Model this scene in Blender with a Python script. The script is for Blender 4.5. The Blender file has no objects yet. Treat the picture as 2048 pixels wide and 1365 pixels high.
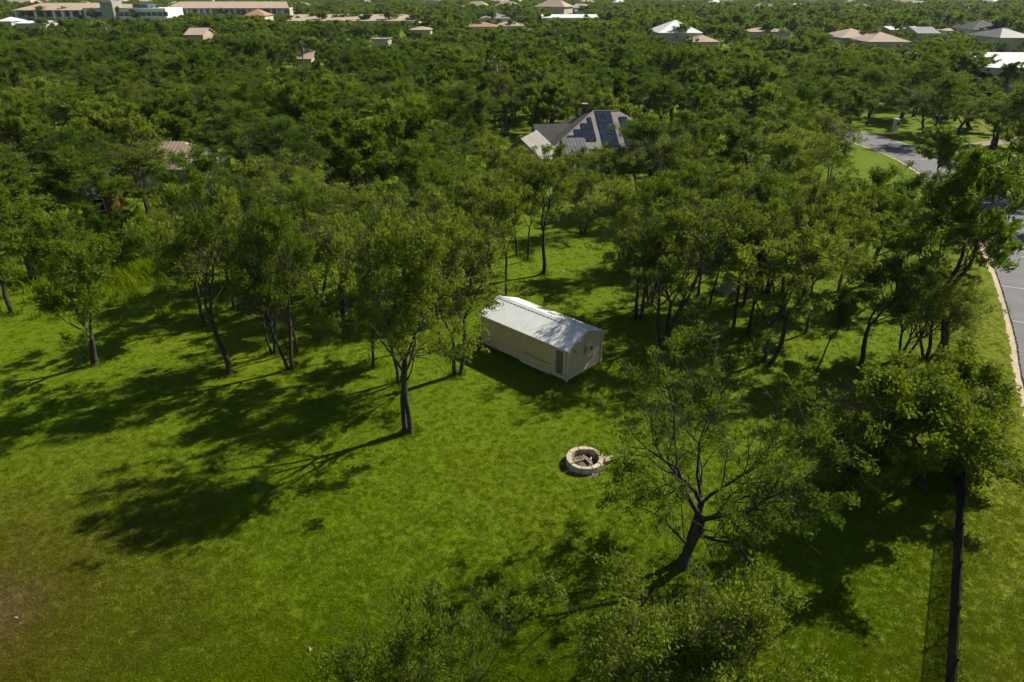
import bpy, bmesh, math, random
import numpy as np
from mathutils import Vector, Matrix

S = bpy.context.scene
COL = S.collection
R = math.radians

# ------------------------------------------------------------------ camera
CAM_H = 20.0
PITCH = 27.4                      # degrees below the horizon
cd = bpy.data.cameras.new('camera')
cam = bpy.data.objects.new('camera', cd)
COL.objects.link(cam)
cam.location = (0, 0, CAM_H)
cam.rotation_euler = (R(90 - PITCH), 0, 0)
cd.lens = 24.0
cd.sensor_width = 36.0
cd.clip_start = 0.5
cd.clip_end = 20000
S.camera = cam

# ------------------------------------------------------------------ sky and sun
SUN_AZ = 31.0                     # from +X towards +Y
SUN_EL = 40.0
w = bpy.data.worlds.new('World')
S.world = w
w.use_nodes = True
nt = w.node_tree
bg = nt.nodes['Background']
sky = nt.nodes.new('ShaderNodeTexSky')
sky.sky_type = 'NISHITA'
sky.sun_disc = False
sky.sun_elevation = R(SUN_EL)
sky.sun_rotation = R(90 - SUN_AZ)
sky.air_density = 1.0
sky.dust_density = 0.6
nt.links.new(sky.outputs[0], bg.inputs[0])
bg.inputs[1].default_value = 0.05
sd = bpy.data.lights.new('sun', 'SUN')
sun = bpy.data.objects.new('sun', sd)
COL.objects.link(sun)
sd.energy = 5.0
sd.angle = R(0.53)
sd.color = (1.0, 0.93, 0.80)
to_sun = Vector((math.cos(R(SUN_AZ)) * math.cos(R(SUN_EL)), math.sin(R(SUN_AZ)) * math.cos(R(SUN_EL)), math.sin(R(SUN_EL))))
sun.rotation_euler = to_sun.to_track_quat('Z', 'Y').to_euler()
sun.location = (60, 40, 80)
S.view_settings.view_transform = 'Standard'
S.view_settings.look = 'None'
S.view_settings.exposure = 0.62
S.view_settings.gamma = 1.0
S.view_settings.use_curve_mapping = False
S.render.engine = 'CYCLES'
S.cycles.max_bounces = 4
S.cycles.use_adaptive_sampling = True
S.cycles.adaptive_threshold = 0.03
S.cycles.diffuse_bounces = 1
S.cycles.glossy_bounces = 2
S.cycles.transmission_bounces = 2
S.cycles.transparent_max_bounces = 4
S.cycles.volume_bounces = 0
S.cycles.sample_clamp_indirect = 4.0
S.cycles.use_denoising = True

# ------------------------------------------------------------------ survey helpers (photo pixel -> place on the ground)
SP, CP, F = math.sin(R(PITCH)), math.cos(R(PITCH)), 2048 * 24 / 36.0
def place(px, py, h=0.0):
    u, v = (px - 1024) / F, (py - 682.5) / F
    Z = (CAM_H - h) / (SP + v * CP)
    return Vector((u * Z, Z * (CP - v * SP), h))
def project(p):
    Z = p[1] * CP + (CAM_H - p[2]) * SP
    return 1024 + F * p[0] / Z, 682.5 + F * ((CAM_H - p[2]) * CP - p[1] * SP) / Z
def height_at(Y, py):
    v = (py - 682.5) / F
    Z = Y / (CP - v * SP)
    return CAM_H - Z * (SP + v * CP)

# ------------------------------------------------------------------ object helpers
def tag(o, label=None, cat=None, group=None, kind=None):
    if label: o['label'] = label
    if cat: o['category'] = cat
    if group: o['group'] = group
    if kind: o['kind'] = kind
    return o
def link(name, mesh, parent=None, mat=None):
    o = bpy.data.objects.new(name, mesh)
    COL.objects.link(o)
    if parent: o.parent = parent
    if mat and mesh is not None and not mesh.materials: mesh.materials.append(mat)
    return o
def empty(name, loc=(0, 0, 0), rz=0.0):
    o = bpy.data.objects.new(name, None)
    COL.objects.link(o)
    o.location = loc
    o.rotation_euler = (0, 0, rz)
    o.empty_display_size = 0.3
    return o
class MB:
    """collects vertices and faces of one part"""
    def __init__(s): s.v, s.f = [], []
    def add(s, vs, fs):
        b = len(s.v); s.v += [tuple(q) for q in vs]; s.f += [tuple(i + b for i in f) for f in fs]; return s
    def box(s, x0, x1, y0, y1, z0, z1):
        return s.add([(x0,y0,z0),(x1,y0,z0),(x1,y1,z0),(x0,y1,z0),(x0,y0,z1),(x1,y0,z1),(x1,y1,z1),(x0,y1,z1)],
                     [(0,3,2,1),(4,5,6,7),(0,1,5,4),(1,2,6,5),(2,3,7,6),(3,0,4,7)])
    def hexa(s, b, t):
        return s.add(list(b) + list(t), [(3,2,1,0),(4,5,6,7),(0,1,5,4),(1,2,6,5),(2,3,7,6),(3,0,4,7)])
    def slab(s, quad, th):
        """a sheet of thickness th hanging below the four corners (counter-clockwise from above)"""
        a, b, c, d = [Vector(q) for q in quad]
        n = (b - a).cross(c - a).normalized() * th
        return s.hexa([a - n, b - n, c - n, d - n], [a, b, c, d])
    def tube(s, p0, p1, r0, r1, n=6, cap=True):
        p0, p1 = Vector(p0), Vector(p1)
        d = (p1 - p0).normalized()
        x = d.orthogonal().normalized(); y = d.cross(x)
        vs = []
        for p, r in ((p0, r0), (p1, r1)):
            for i in range(n):
                a = 2 * math.pi * i / n
                vs.append(p + x * math.cos(a) * r + y * math.sin(a) * r)
        fs = [(i, (i + 1) % n, n + (i + 1) % n, n + i) for i in range(n)]
        if cap: fs += [tuple(range(n - 1, -1, -1)), tuple(range(n, 2 * n))]
        return s.add(vs, fs)
    def lathe(s, prof, n=16, c=(0, 0, 0)):
        vs = [(c[0] + r * math.cos(2*math.pi*i/n), c[1] + r * math.sin(2*math.pi*i/n), c[2] + z) for r, z in prof for i in range(n)]
        fs = []
        for k in range(len(prof) - 1):
            for i in range(n):
                j = (i + 1) % n
                fs.append((k*n + i, k*n + j, (k+1)*n + j, (k+1)*n + i))
        fs.append(tuple(range(n - 1, -1, -1)))
        fs.append(tuple((len(prof) - 1) * n + i for i in range(n)))
        return s.add(vs, fs)
    def mesh(s, name):
        m = bpy.data.meshes.new(name); m.from_pydata(s.v, [], s.f); m.update(); return m
    def build(s, name, mat, parent=None, bevel=0.0):
        m = s.mesh(name)
        if bevel:
            bm = bmesh.new(); bm.from_mesh(m)
            bmesh.ops.bevel(bm, geom=bm.edges[:], offset=bevel, segments=1, affect='EDGES')
            bm.to_mesh(m); bm.free()
        m.materials.append(mat)
        return link(name, m, parent)

# ------------------------------------------------------------------ materials
class NB:
    def __init__(s, name):
        s.m = bpy.data.materials.new(name); s.m.use_nodes = True
        s.t = s.m.node_tree; s.t.nodes.clear()
        s.out = s.t.nodes.new('ShaderNodeOutputMaterial')
    def n(s, typ, **kw):
        q = s.t.nodes.new(typ)
        for k, v in kw.items(): setattr(q, k, v)
        return q
    def l(s, a, b): s.t.links.new(a, b)
    def noise(s, scale, detail=4, vec=None, rough=0.55):
        q = s.n('ShaderNodeTexNoise'); q.inputs['Scale'].default_value = scale
        q.inputs['Detail'].default_value = detail; q.inputs['Roughness'].default_value = rough
        if vec is not None: s.l(vec, q.inputs['Vector'])
        return q.outputs['Fac']
    def ramp(s, fac, stops):
        q = s.n('ShaderNodeValToRGB'); e = q.color_ramp.elements
        while len(e) < len(stops): e.new(0.5)
        for k, (p, c) in enumerate(stops):
            e[k].position = p; e[k].color = (c[0], c[1], c[2], 1) if not isinstance(c, (int, float)) else (c, c, c, 1)
        s.l(fac, q.inputs[0]); return q.outputs[0]
    def mix(s, fac, a, b, mode='MIX'):
        q = s.n('ShaderNodeMix', data_type='RGBA', blend_type=mode)
        for val, idx in ((fac, 0), (a, 6), (b, 7)):
            if isinstance(val, (int, float)): q.inputs[idx].default_value = val
            elif isinstance(val, tuple): q.inputs[idx].default_value = (*val, 1)
            else: s.l(val, q.inputs[idx])
        return q.outputs[2]
    def math(s, op, a, b=None, c=None):
        q = s.n('ShaderNodeMath', operation=op)
        for i, val in enumerate((a, b, c)):
            if val is None: continue
            if isinstance(val, (int, float)): q.inputs[i].default_value = val
            else: s.l(val, q.inputs[i])
        return q.outputs[0]
    def pos(s): return s.n('ShaderNodeNewGeometry').outputs['Position']
    def obj(s): return s.n('ShaderNodeTexCoord').outputs['Object']
    def bump(s, h, strength=0.4, dist=0.05):
        q = s.n('ShaderNodeBump'); q.inputs['Strength'].default_value = strength; q.inputs['Distance'].default_value = dist
        s.l(h, q.inputs['Height']); return q.outputs['Normal']
    def principled(s, col, rough=0.8, bump=None, metal=0.0, spec=0.3):
        q = s.n('ShaderNodeBsdfPrincipled')
        if isinstance(col, tuple): q.inputs['Base Color'].default_value = (*col, 1)
        else: s.l(col, q.inputs['Base Color'])
        if isinstance(rough, (int, float)): q.inputs['Roughness'].default_value = rough
        else: s.l(rough, q.inputs['Roughness'])
        q.inputs['Metallic'].default_value = metal
        q.inputs['Specular IOR Level'].default_value = spec
        if bump is not None: s.l(bump, q.inputs['Normal'])
        s.l(q.outputs[0], s.out.inputs[0]); return s.m

def plain(name, a, b, scale=6.0, rough=0.8, bump=0.15, metal=0.0, spec=0.3, detail=5):
    """two-tone weathered surface"""
    k = NB(name); v = k.obj()
    f = k.noise(scale, detail, v)
    f2 = k.noise(scale * 0.13, 3, v)
    c = k.ramp(k.math('ADD', k.math('MULTIPLY', f, 0.6), k.math('MULTIPLY', f2, 0.4)), [(0.35, a), (0.65, b)])
    bn = k.bump(k.noise(scale * 6, 3, v), bump, 0.01) if bump else None
    return k.principled(c, rough, bn, metal, spec)

def spot(k, pos, x, y, rad, soft, nz, amp):
    """0..1 mask round a ground place with a ragged edge"""
    sub = k.n('ShaderNodeVectorMath', operation='DISTANCE')
    flat = k.n('ShaderNodeVectorMath', operation='MULTIPLY'); flat.inputs[1].default_value = (1, 1, 0)
    k.l(pos, flat.inputs[0]); k.l(flat.outputs[0], sub.inputs[0]); sub.inputs[1].default_value = (x, y, 0)
    d = k.math('ADD', sub.outputs['Value'], k.math('MULTIPLY', k.math('SUBTRACT', nz, 0.5), amp))
    q = k.n('ShaderNodeMapRange', interpolation_type='SMOOTHSTEP')
    k.l(d, q.inputs[0]); q.inputs[1].default_value = rad + soft; q.inputs[2].default_value = rad - soft
    return q.outputs[0]

def grass_colour(k):
    """colour of the turf as it lies on the ground: shared by soil sheet and blades"""
    p = k.pos()
    big = k.noise(0.07, 3, p); mid = k.noise(0.45, 4, p, 0.6); fine = k.noise(3.2, 5, p, 0.65)
    c = k.ramp(mid, [(0.24, (0.118, 0.204, 0.003)), (0.52, (0.138, 0.224, 0.004)), (0.78, (0.162, 0.242, 0.006))])
    c = k.mix(k.ramp(big, [(0.40, 0.0), (0.66, 0.65)]), c, (0.178, 0.232, 0.008))
    c = k.mix(k.ramp(fine, [(0.32, 0.20), (0.54, 0.0)]), c, (0.080, 0.150, 0.002))
    c = k.mix(k.ramp(k.noise(7.0, 3, p, 0.6), [(0.54, 0.0), (0.74, 0.18)]), c, (0.25, 0.31, 0.022))
    # dry brown ground at the lower left, bare earth under the big crown near the road
    m = spot(k, p, -21.0, 15.0, 9.0, 6.0, mid, 11.0)
    c = k.mix(k.math('MULTIPLY', m, 0.85), c, k.mix(fine, (0.105, 0.078, 0.012), (0.165, 0.145, 0.018)))
    m = spot(k, p, -18.9, 17.0, 1.6, 1.4, fine, 3.0)
    c = k.mix(k.math('MULTIPLY', m, 0.8), c, (0.21, 0.14, 0.07))
    m = spot(k, p, 19.6, 31.5, 2.2, 2.0, mid, 4.0)
    c = k.mix(k.math('MULTIPLY', m, 0.75), c, (0.24, 0.185, 0.07))
    # drier yellow verge towards the road
    sx = k.n('ShaderNodeSeparateXYZ'); k.l(p, sx.inputs[0])
    q = k.n('ShaderNodeMapRange'); k.l(k.math('SUBTRACT', sx.outputs[0], k.math('MULTIPLY', sx.outputs[1], 0.60)), q.inputs[0])
    q.inputs[1].default_value = 2.0; q.inputs[2].default_value = 9.0
    c = k.mix(k.math('MULTIPLY', q.outputs[0], k.math('MULTIPLY', mid, 0.9)), c, (0.30, 0.30, 0.035))
    return c, fine, p

k = NB('turf'); c, fine, p = grass_colour(k)
M_TURF = k.principled(k.mix(0.25, c, (0.05, 0.07, 0.004)), 0.95, k.bump(k.math('ADD', k.noise(5, 5, p, 0.7), k.noise(22, 3, p)), 0.9, 0.10), spec=0.1)
k = NB('grass_blades'); c, fine, p = grass_colour(k)
d1 = k.n('ShaderNodeBsdfDiffuse'); k.l(c, d1.inputs[0])
t1 = k.n('ShaderNodeBsdfTranslucent'); k.l(k.mix(0.35, c, (0.24, 0.27, 0.004)), t1.inputs[0])
mx = k.n('ShaderNodeMixShader'); mx.inputs[0].default_value = 0.35
k.l(d1.outputs[0], mx.inputs[1]); k.l(t1.outputs[0], mx.inputs[2]); k.l(mx.outputs[0], k.out.inputs[0])
M_BLADE = k.m

def leaf_mat(name, dark, light, trans, tfac=0.4):
    k = NB(name)
    at = k.n('ShaderNodeAttribute', attribute_name='tint')
    oi = k.n('ShaderNodeObjectInfo')
    f = k.math('ADD', k.math('MULTIPLY', at.outputs['Fac'], 0.55), k.math('MULTIPLY', oi.outputs['Random'], 0.60))
    c = k.ramp(f, [(0.15, dark), (0.85, light)])
    d = k.n('ShaderNodeBsdfPrincipled'); k.l(c, d.inputs['Base Color'])
    d.inputs['Roughness'].default_value = 0.55; d.inputs['Specular IOR Level'].default_value = 0.08
    t = k.n('ShaderNodeBsdfTranslucent'); k.l(k.mix(0.5, c, trans), t.inputs[0])
    m = k.n('ShaderNodeMixShader'); m.inputs[0].default_value = tfac
    k.l(d.outputs[0], m.inputs[1]); k.l(t.outputs[0], m.inputs[2]); k.l(m.outputs[0], k.out.inputs[0])
    return k.m
M_LEAF = leaf_mat('pale_leaf', (0.040, 0.080, 0.005), (0.205, 0.262, 0.028), (0.29, 0.37, 0.012), 0.42)
M_LEAFD = leaf_mat('forest_leaf', (0.028, 0.064, 0.004), (0.128, 0.190, 0.012), (0.19, 0.32, 0.006), 0.40)
M_OAK = leaf_mat('oak_leaf', (0.030, 0.072, 0.003), (0.175, 0.230, 0.010), (0.28, 0.37, 0.006), 0.38)
M_BARK = plain('bark', (0.022, 0.018, 0.014), (0.085, 0.070, 0.055), 9, 0.95, 0.5)
M_SHEDWALL = plain('cream_siding', (0.61, 0.44, 0.20), (0.69, 0.53, 0.28), 2.5, 0.75, 0.1)
M_GABLE = plain('weathered_panel', (0.54, 0.42, 0.27), (0.68, 0.55, 0.38), 1.8, 0.8, 0.2)
M_ROOFMETAL = plain('white_metal_roof', (0.70, 0.73, 0.70), (0.82, 0.83, 0.79), 1.3, 0.35, 0.03, 0.0, 0.5)
M_TRIM = plain('cream_trim', (0.55, 0.47, 0.31), (0.66, 0.58, 0.42), 4, 0.7, 0.1)
M_WHITE = plain('white_paint', (0.68, 0.68, 0.66), (0.80, 0.80, 0.78), 3, 0.6, 0.05)
M_GLASS = plain('dark_glass', (0.015, 0.02, 0.025), (0.03, 0.04, 0.05), 2, 0.12, 0.0, 0, 0.6)
M_BLUEGLASS = plain('blue_glass', (0.03, 0.06, 0.12), (0.06, 0.10, 0.18), 1, 0.2, 0.0, 0, 0.6)
M_SCREEN = plain('screen_mesh', (0.16, 0.13, 0.07), (0.22, 0.18, 0.10), 5, 0.9, 0.1)
M_DARK = plain('black_metal', (0.005, 0.005, 0.006), (0.010, 0.010, 0.011), 12, 0.8, 0.1, 0.0, 0.1)
M_OCHRE = plain('ochre_box', (0.42, 0.30, 0.10), (0.50, 0.38, 0.15), 6, 0.6, 0.05)
M_STONE = plain('cream_stone', (0.36, 0.29, 0.21), (0.56, 0.475, 0.365), 7, 0.9, 0.6)
M_ASH = plain('ash_earth', (0.06, 0.045, 0.03), (0.21, 0.16, 0.10), 9, 1.0, 0.8)
M_LOG = plain('bleached_wood', (0.30, 0.23, 0.16), (0.52, 0.44, 0.33), 10, 0.9, 0.4)
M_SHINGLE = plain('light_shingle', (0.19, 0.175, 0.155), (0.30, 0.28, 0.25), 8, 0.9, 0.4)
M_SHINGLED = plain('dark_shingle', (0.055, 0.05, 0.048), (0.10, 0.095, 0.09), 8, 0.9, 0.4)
M_SEAM = plain('grey_seam_metal', (0.12, 0.12, 0.125), (0.20, 0.20, 0.20), 5, 0.5, 0.1, 0.2)
M_SOLAR = plain('solar_cell', (0.010, 0.014, 0.028), (0.018, 0.024, 0.045), 3, 0.25, 0.0, 0.0, 0.5)
M_LIME = plain('limestone_wall', (0.40, 0.34, 0.26), (0.52, 0.45, 0.35), 5, 0.9, 0.4)
M_TAN = plain('tan_roof', (0.36, 0.27, 0.20), (0.46, 0.36, 0.27), 2, 0.9, 0.2)
M_BUFF = plain('buff_wall', (0.45, 0.40, 0.32), (0.55, 0.50, 0.40), 2, 0.9, 0.2)
M_TERRA = plain('terracotta_roof', (0.30, 0.165, 0.11), (0.40, 0.23, 0.16), 3, 0.9, 0.2)
M_PINK = plain('pinkish_roof', (0.36, 0.27, 0.21), (0.45, 0.35, 0.28), 2, 0.9, 0.2)
M_GREYROOF = plain('grey_roof', (0.20, 0.20, 0.21), (0.30, 0.30, 0.31), 2, 0.85, 0.2)
M_BLACKROOF = plain('black_roof', (0.02, 0.022, 0.028), (0.045, 0.047, 0.055), 2, 0.85, 0.2)
M_BRICKS = plain('orange_brick', (0.22, 0.07, 0.028), (0.32, 0.11, 0.045), 8, 0.9, 0.5)
M_TEAL = plain('teal_sheet', (0.06, 0.15, 0.16), (0.10, 0.20, 0.20), 4, 0.5, 0.1)
M_CONC = plain('grey_concrete', (0.24, 0.23, 0.21), (0.36, 0.34, 0.31), 6, 0.9, 0.4)
M_POLE = plain('pole_timber', (0.10, 0.085, 0.07), (0.20, 0.17, 0.14), 6, 0.9, 0.3)
M_SAND = plain('sandy_edge', (0.36, 0.28, 0.16), (0.52, 0.43, 0.29), 1.5, 0.95, 0.5)
M_DRIVE = plain('gravel', (0.20, 0.17, 0.12), (0.30, 0.26, 0.19), 1.5, 0.95, 0.5)
M_SEAL = plain('pale_sealant', (0.36, 0.35, 0.34), (0.46, 0.45, 0.44), 5, 0.8, 0.1)

k = NB('asphalt'); p = k.pos()
c = k.ramp(k.noise(0.5, 5, p), [(0.3, (0.100, 0.098, 0.104)), (0.7, (0.150, 0.145, 0.150))])
c = k.mix(k.math('MULTIPLY', k.noise(30, 2, p), 0.35), c, (0.20, 0.195, 0.19))
M_ASPHALT = k.principled(c, 0.85, k.bump(k.noise(40, 2, p), 0.3, 0.01))

# ------------------------------------------------------------------ ground, road, hills
g = MB(); E = 9000.0
g.add([(-E, -400, 0), (E, -400, 0), (E, E, 0), (-E, E, 0)], [(0, 1, 2, 3)])
tag(g.build('ground', M_TURF), kind='structure')

def smooth(pts, n=10):
    P = [Vector((*q, 0)) for q in pts]; P = [2*P[0]-P[1]] + P + [2*P[-1]-P[-2]]
    out = []
    for i in range(1, len(P) - 2):
        for j in range(n):
            t = j / n; a, b, c_, d = P[i-1], P[i], P[i+1], P[i+2]
            out.append(0.5*((2*b) + (c_-a)*t + (2*a-5*b+4*c_-d)*t*t + (3*b-a-3*c_+d)*t**3))
    out.append(P[-2]); return out
LEFT = smooth([(2, -30), (14.5, 5), (21.5, 18.5), (28.8, 32.9), (32.6, 39.6), (38.8, 51.7), (45.5, 67), (49.6, 84), (50.2, 96), (46, 114), (36, 135), (20, 160)])
ROAD_W = 6.6
def offset(line, d, rng=None, amp=0):
    out = []
    for i, q in enumerate(line):
        a, b = line[max(i-1, 0)], line[min(i+1, len(line)-1)]
        t = (b - a).normalized(); nrm = Vector((t.y, -t.x, 0))
        out.append(q + nrm * (d + (rng.uniform(-amp, amp) if rng else 0)))
    return out
def strip(name, A, B, z, mat, kind='structure', th=0.05):
    m = MB(); n = len(A)
    vs = [(q.x, q.y, z) for q in A] + [(q.x, q.y, z) for q in B] + [(q.x, q.y, z-th) for q in A] + [(q.x, q.y, z-th) for q in B]
    fs = []
    for i in range(n - 1):
        fs += [(i, n+i, n+i+1, i+1), (i, i+1, 2*n+i+1, 2*n+i), (n+i+1, n+i, 3*n+i, 3*n+i+1)]
    m.add(vs, fs); return tag(m.build(name, mat), kind=kind)
rr = random.Random(5)
RIGHT = offset(LEFT, ROAD_W)
road = strip('road', LEFT, RIGHT, 0.030, M_ASPHALT)
fineL = smooth([(q.x, q.y) for q in LEFT], 4)
strip('sandy_road_edge', offset(fineL, -0.36, rr, 0.10), offset(fineL, 0.10, rr, 0.05), 0.022, M_SAND)
strip('sandy_road_edge', offset(fineL, ROAD_W - 0.10, rr, 0.05), offset(fineL, ROAD_W + 0.40, rr, 0.10), 0.022, M_SAND)
crackm = MB()
def crack(pts, wd):
    for a, b in zip(pts[:-1], pts[1:]):
        a, b = Vector((*a, 0.0345)), Vector((*b, 0.0345)); d = (b - a).normalized(); nrm = Vector((d.y, -d.x, 0)) * wd
        m = MB(); m.add([a + nrm, b + nrm, b - nrm, a - nrm], [(3, 2, 1, 0)])
        m.build('sealed_crack', M_SEAL, road)
def across(i, f0, f1, wig, seed, wd=0.05, shift=0.0):
    q = random.Random(seed); n = 5; pts = []
    for j in range(n):
        f = f0 + (f1 - f0) * j / (n - 1)
        c_ = LEFT[i].lerp(RIGHT[i], f); t = (LEFT[i+1] - LEFT[i]).normalized()
        c_ = c_ + t * (q.uniform(-wig, wig) + shift * j / n)
        pts.append((c_.x, c_.y))
    crack(pts, wd)
across(47, 0.0, 1.0, 0.15, 3); across(42, 0.0, 1.0, 0.12, 4, 0.05); across(36, 0.1, 1.0, 0.2, 5)
across(52, 0.35, 0.75, 0.3, 6, 0.05, 3.0); across(57, 0.3, 0.5, 0.2, 7, 0.06, 4.0); across(63, 0.2, 0.6, 0.4, 8, 0.06, 3.0)
across(75, 0.1, 0.8, 0.3, 9, 0.05, 1.0); across(80, 0.1, 0.9, 0.3, 10, 0.05)
# dark seam where the asphalt meets the sand
seam = []
m = MB()
E1, E2 = offset(fineL, -0.02, rr, 0.02), offset(fineL, 0.07, rr, 0.03)
n = len(E1)
m.add([(q.x, q.y, 0.0365) for q in E1] + [(q.x, q.y, 0.0365) for q in E2], [(i, n+i, n+i+1, i+1) for i in range(n-1)])
m.build('edge_seam', M_DARK, road)
# gravel drive to the right of the road
drive = smooth([(56.2, 92.0), (61, 95), (68, 100), (78, 104), (95, 108)], 6)
strip('gravel_drive', offset(drive, -1.2, rr, 0.15), offset(drive, 1.2, rr, 0.15), 0.018, M_DRIVE)

# far rising ground
k = NB('far_hill'); p = k.pos()
f = k.noise(0.012, 6, p, 0.7)
c = k.ramp(f, [(0.35, (0.020, 0.045, 0.010)), (0.55, (0.045, 0.085, 0.016)), (0.72, (0.11, 0.13, 0.04))])
M_HILL = k.principled(c, 1.0, k.bump(k.noise(0.05, 5, p), 1.0, 6.0), spec=0.0)
hm = MB(); nx, ny = 90, 40; rng = random.Random(2)
for j in range(ny):
    Y = 820 + 5200 * (j / (ny - 1)) ** 1.3
    for i in range(nx):
        X = (-1 + 2 * i / (nx - 1)) * (1200 + Y * 0.9)
        t = (Y - 820) / 5200
        z = -4 + 150 * t ** 0.8 * (0.75 + 0.25 * math.sin(X * 0.0016 + 1.2)) + 7 * math.sin(X * 0.004 + Y * 0.003) * min(1, t * 4)
        if j == 0: z = -6
        hm.v.append((X, Y, z))
for j in range(ny - 1):
    for i in range(nx - 1):
        hm.f.append((j*nx+i, j*nx+i+1, (j+1)*nx+i+1, (j+1)*nx+i))
hl = hm.build('hills', M_HILL); hl.data.shade_smooth(); tag(hl, kind='structure')
def terrain_z(X, Y):
    if Y < 820: return 0.0
    t = (Y - 820) / 5200
    return max(0.0, -4 + 150 * t ** 0.8 * (0.75 + 0.25 * math.sin(X * 0.0016 + 1.2)) + 7 * math.sin(X * 0.004 + Y * 0.003) * min(1, t * 4))

# ------------------------------------------------------------------ trees: shapes
def skeleton(seed, stems=2, bole=0.28, levels=5, wob=0.16, open_=0.55, fork=(17, 37), side=0.45, droop=0.0, up=0.13, lean=0.12, base_r=0.17, lengths=None, low=0.55, lowp=0.35):
    """limbs of one tree, unit height about 10 m before fitting. returns segments and twig points"""
    rng = random.Random(seed)
    segs, tips = [], []
    L = lengths or [10 * bole, 2.5, 1.9, 1.35, 0.95, 0.65, 0.5]
    def rot(d, ang, az):
        x = d.orthogonal().normalized(); y = d.cross(x)
        return (d * math.cos(ang) + (x * math.cos(az) + y * math.sin(az)) * math.sin(ang)).normalized()
    def branch(p, d, r, ln, lev):
        n = max(2, int(round(ln / (0.55 if lev < 2 else 0.38))))
        st = ln / n
        r_end = r * (0.72 if lev == 0 else 0.60)
        for i in range(n):
            wb = wob * (0.45 if lev == 0 else 1.0)
            d = Vector((d.x + rng.gauss(0, wb), d.y + rng.gauss(0, wb), d.z + rng.gauss(0, wb * 0.7)))
            d.z += (up if lev < 3 else up * 0.3 - droop)
            d.normalize()
            q = p + d * st
            ra = r + (r_end - r) * i / n; rb = r + (r_end - r) * (i + 1) / n
            segs.append((p.copy(), q.copy(), ra, rb, lev))
            p = q
            if lev >= levels - 1: tips.append((p.copy(), d.copy()))
            if 1 <= lev < levels and i < n - 1 and rng.random() < side:
                branch(p, rot(d, R(rng.uniform(38, 72)), rng.uniform(0, 6.283)), rb * 0.55, L[min(lev + 1, 6)] * rng.uniform(0.6, 1.0), lev + 1)
            if lev == 0 and i > n * low and rng.random() < lowp:
                branch(p, rot(d, R(rng.uniform(45, 75)), rng.uniform(0, 6.283)), rb * 0.42, L[2] * rng.uniform(0.7, 1.1), 2)
        if lev < levels:
            kf = 3 if rng.random() < (0.45 if lev < 2 else 0.25) else 2
            a0 = rng.uniform(0, 6.283)
            for j in range(kf):
                ang = R(rng.uniform(*fork)) * (1.25 if lev == 0 else 1.0) * (open_ / 0.55)
                branch(p, rot(d, ang, a0 + 6.283 * j / kf + rng.uniform(-0.5, 0.5)), r_end * (0.80 if kf == 2 else 0.68) * rng.uniform(0.8, 1.05), L[min(lev + 1, 6)] * rng.uniform(0.75, 1.2), lev + 1)
    a0 = rng.uniform(0, 6.283)
    for s_ in range(stems):
        a = a0 + 6.283 * s_ / max(stems, 1)
        off = 0.0 if stems == 1 else base_r * 0.9
        d = Vector((math.cos(a) * lean * (0.4 if stems == 1 else 1), math.sin(a) * lean * (0.4 if stems == 1 else 1), 1)).normalized()
        branch(Vector((math.cos(a) * off, math.sin(a) * off, -0.25)), d, base_r * (1 if stems == 1 else 0.78) * rng.uniform(0.85, 1.1), L[0] * rng.uniform(0.85, 1.15), 0)
    return segs, tips

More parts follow.
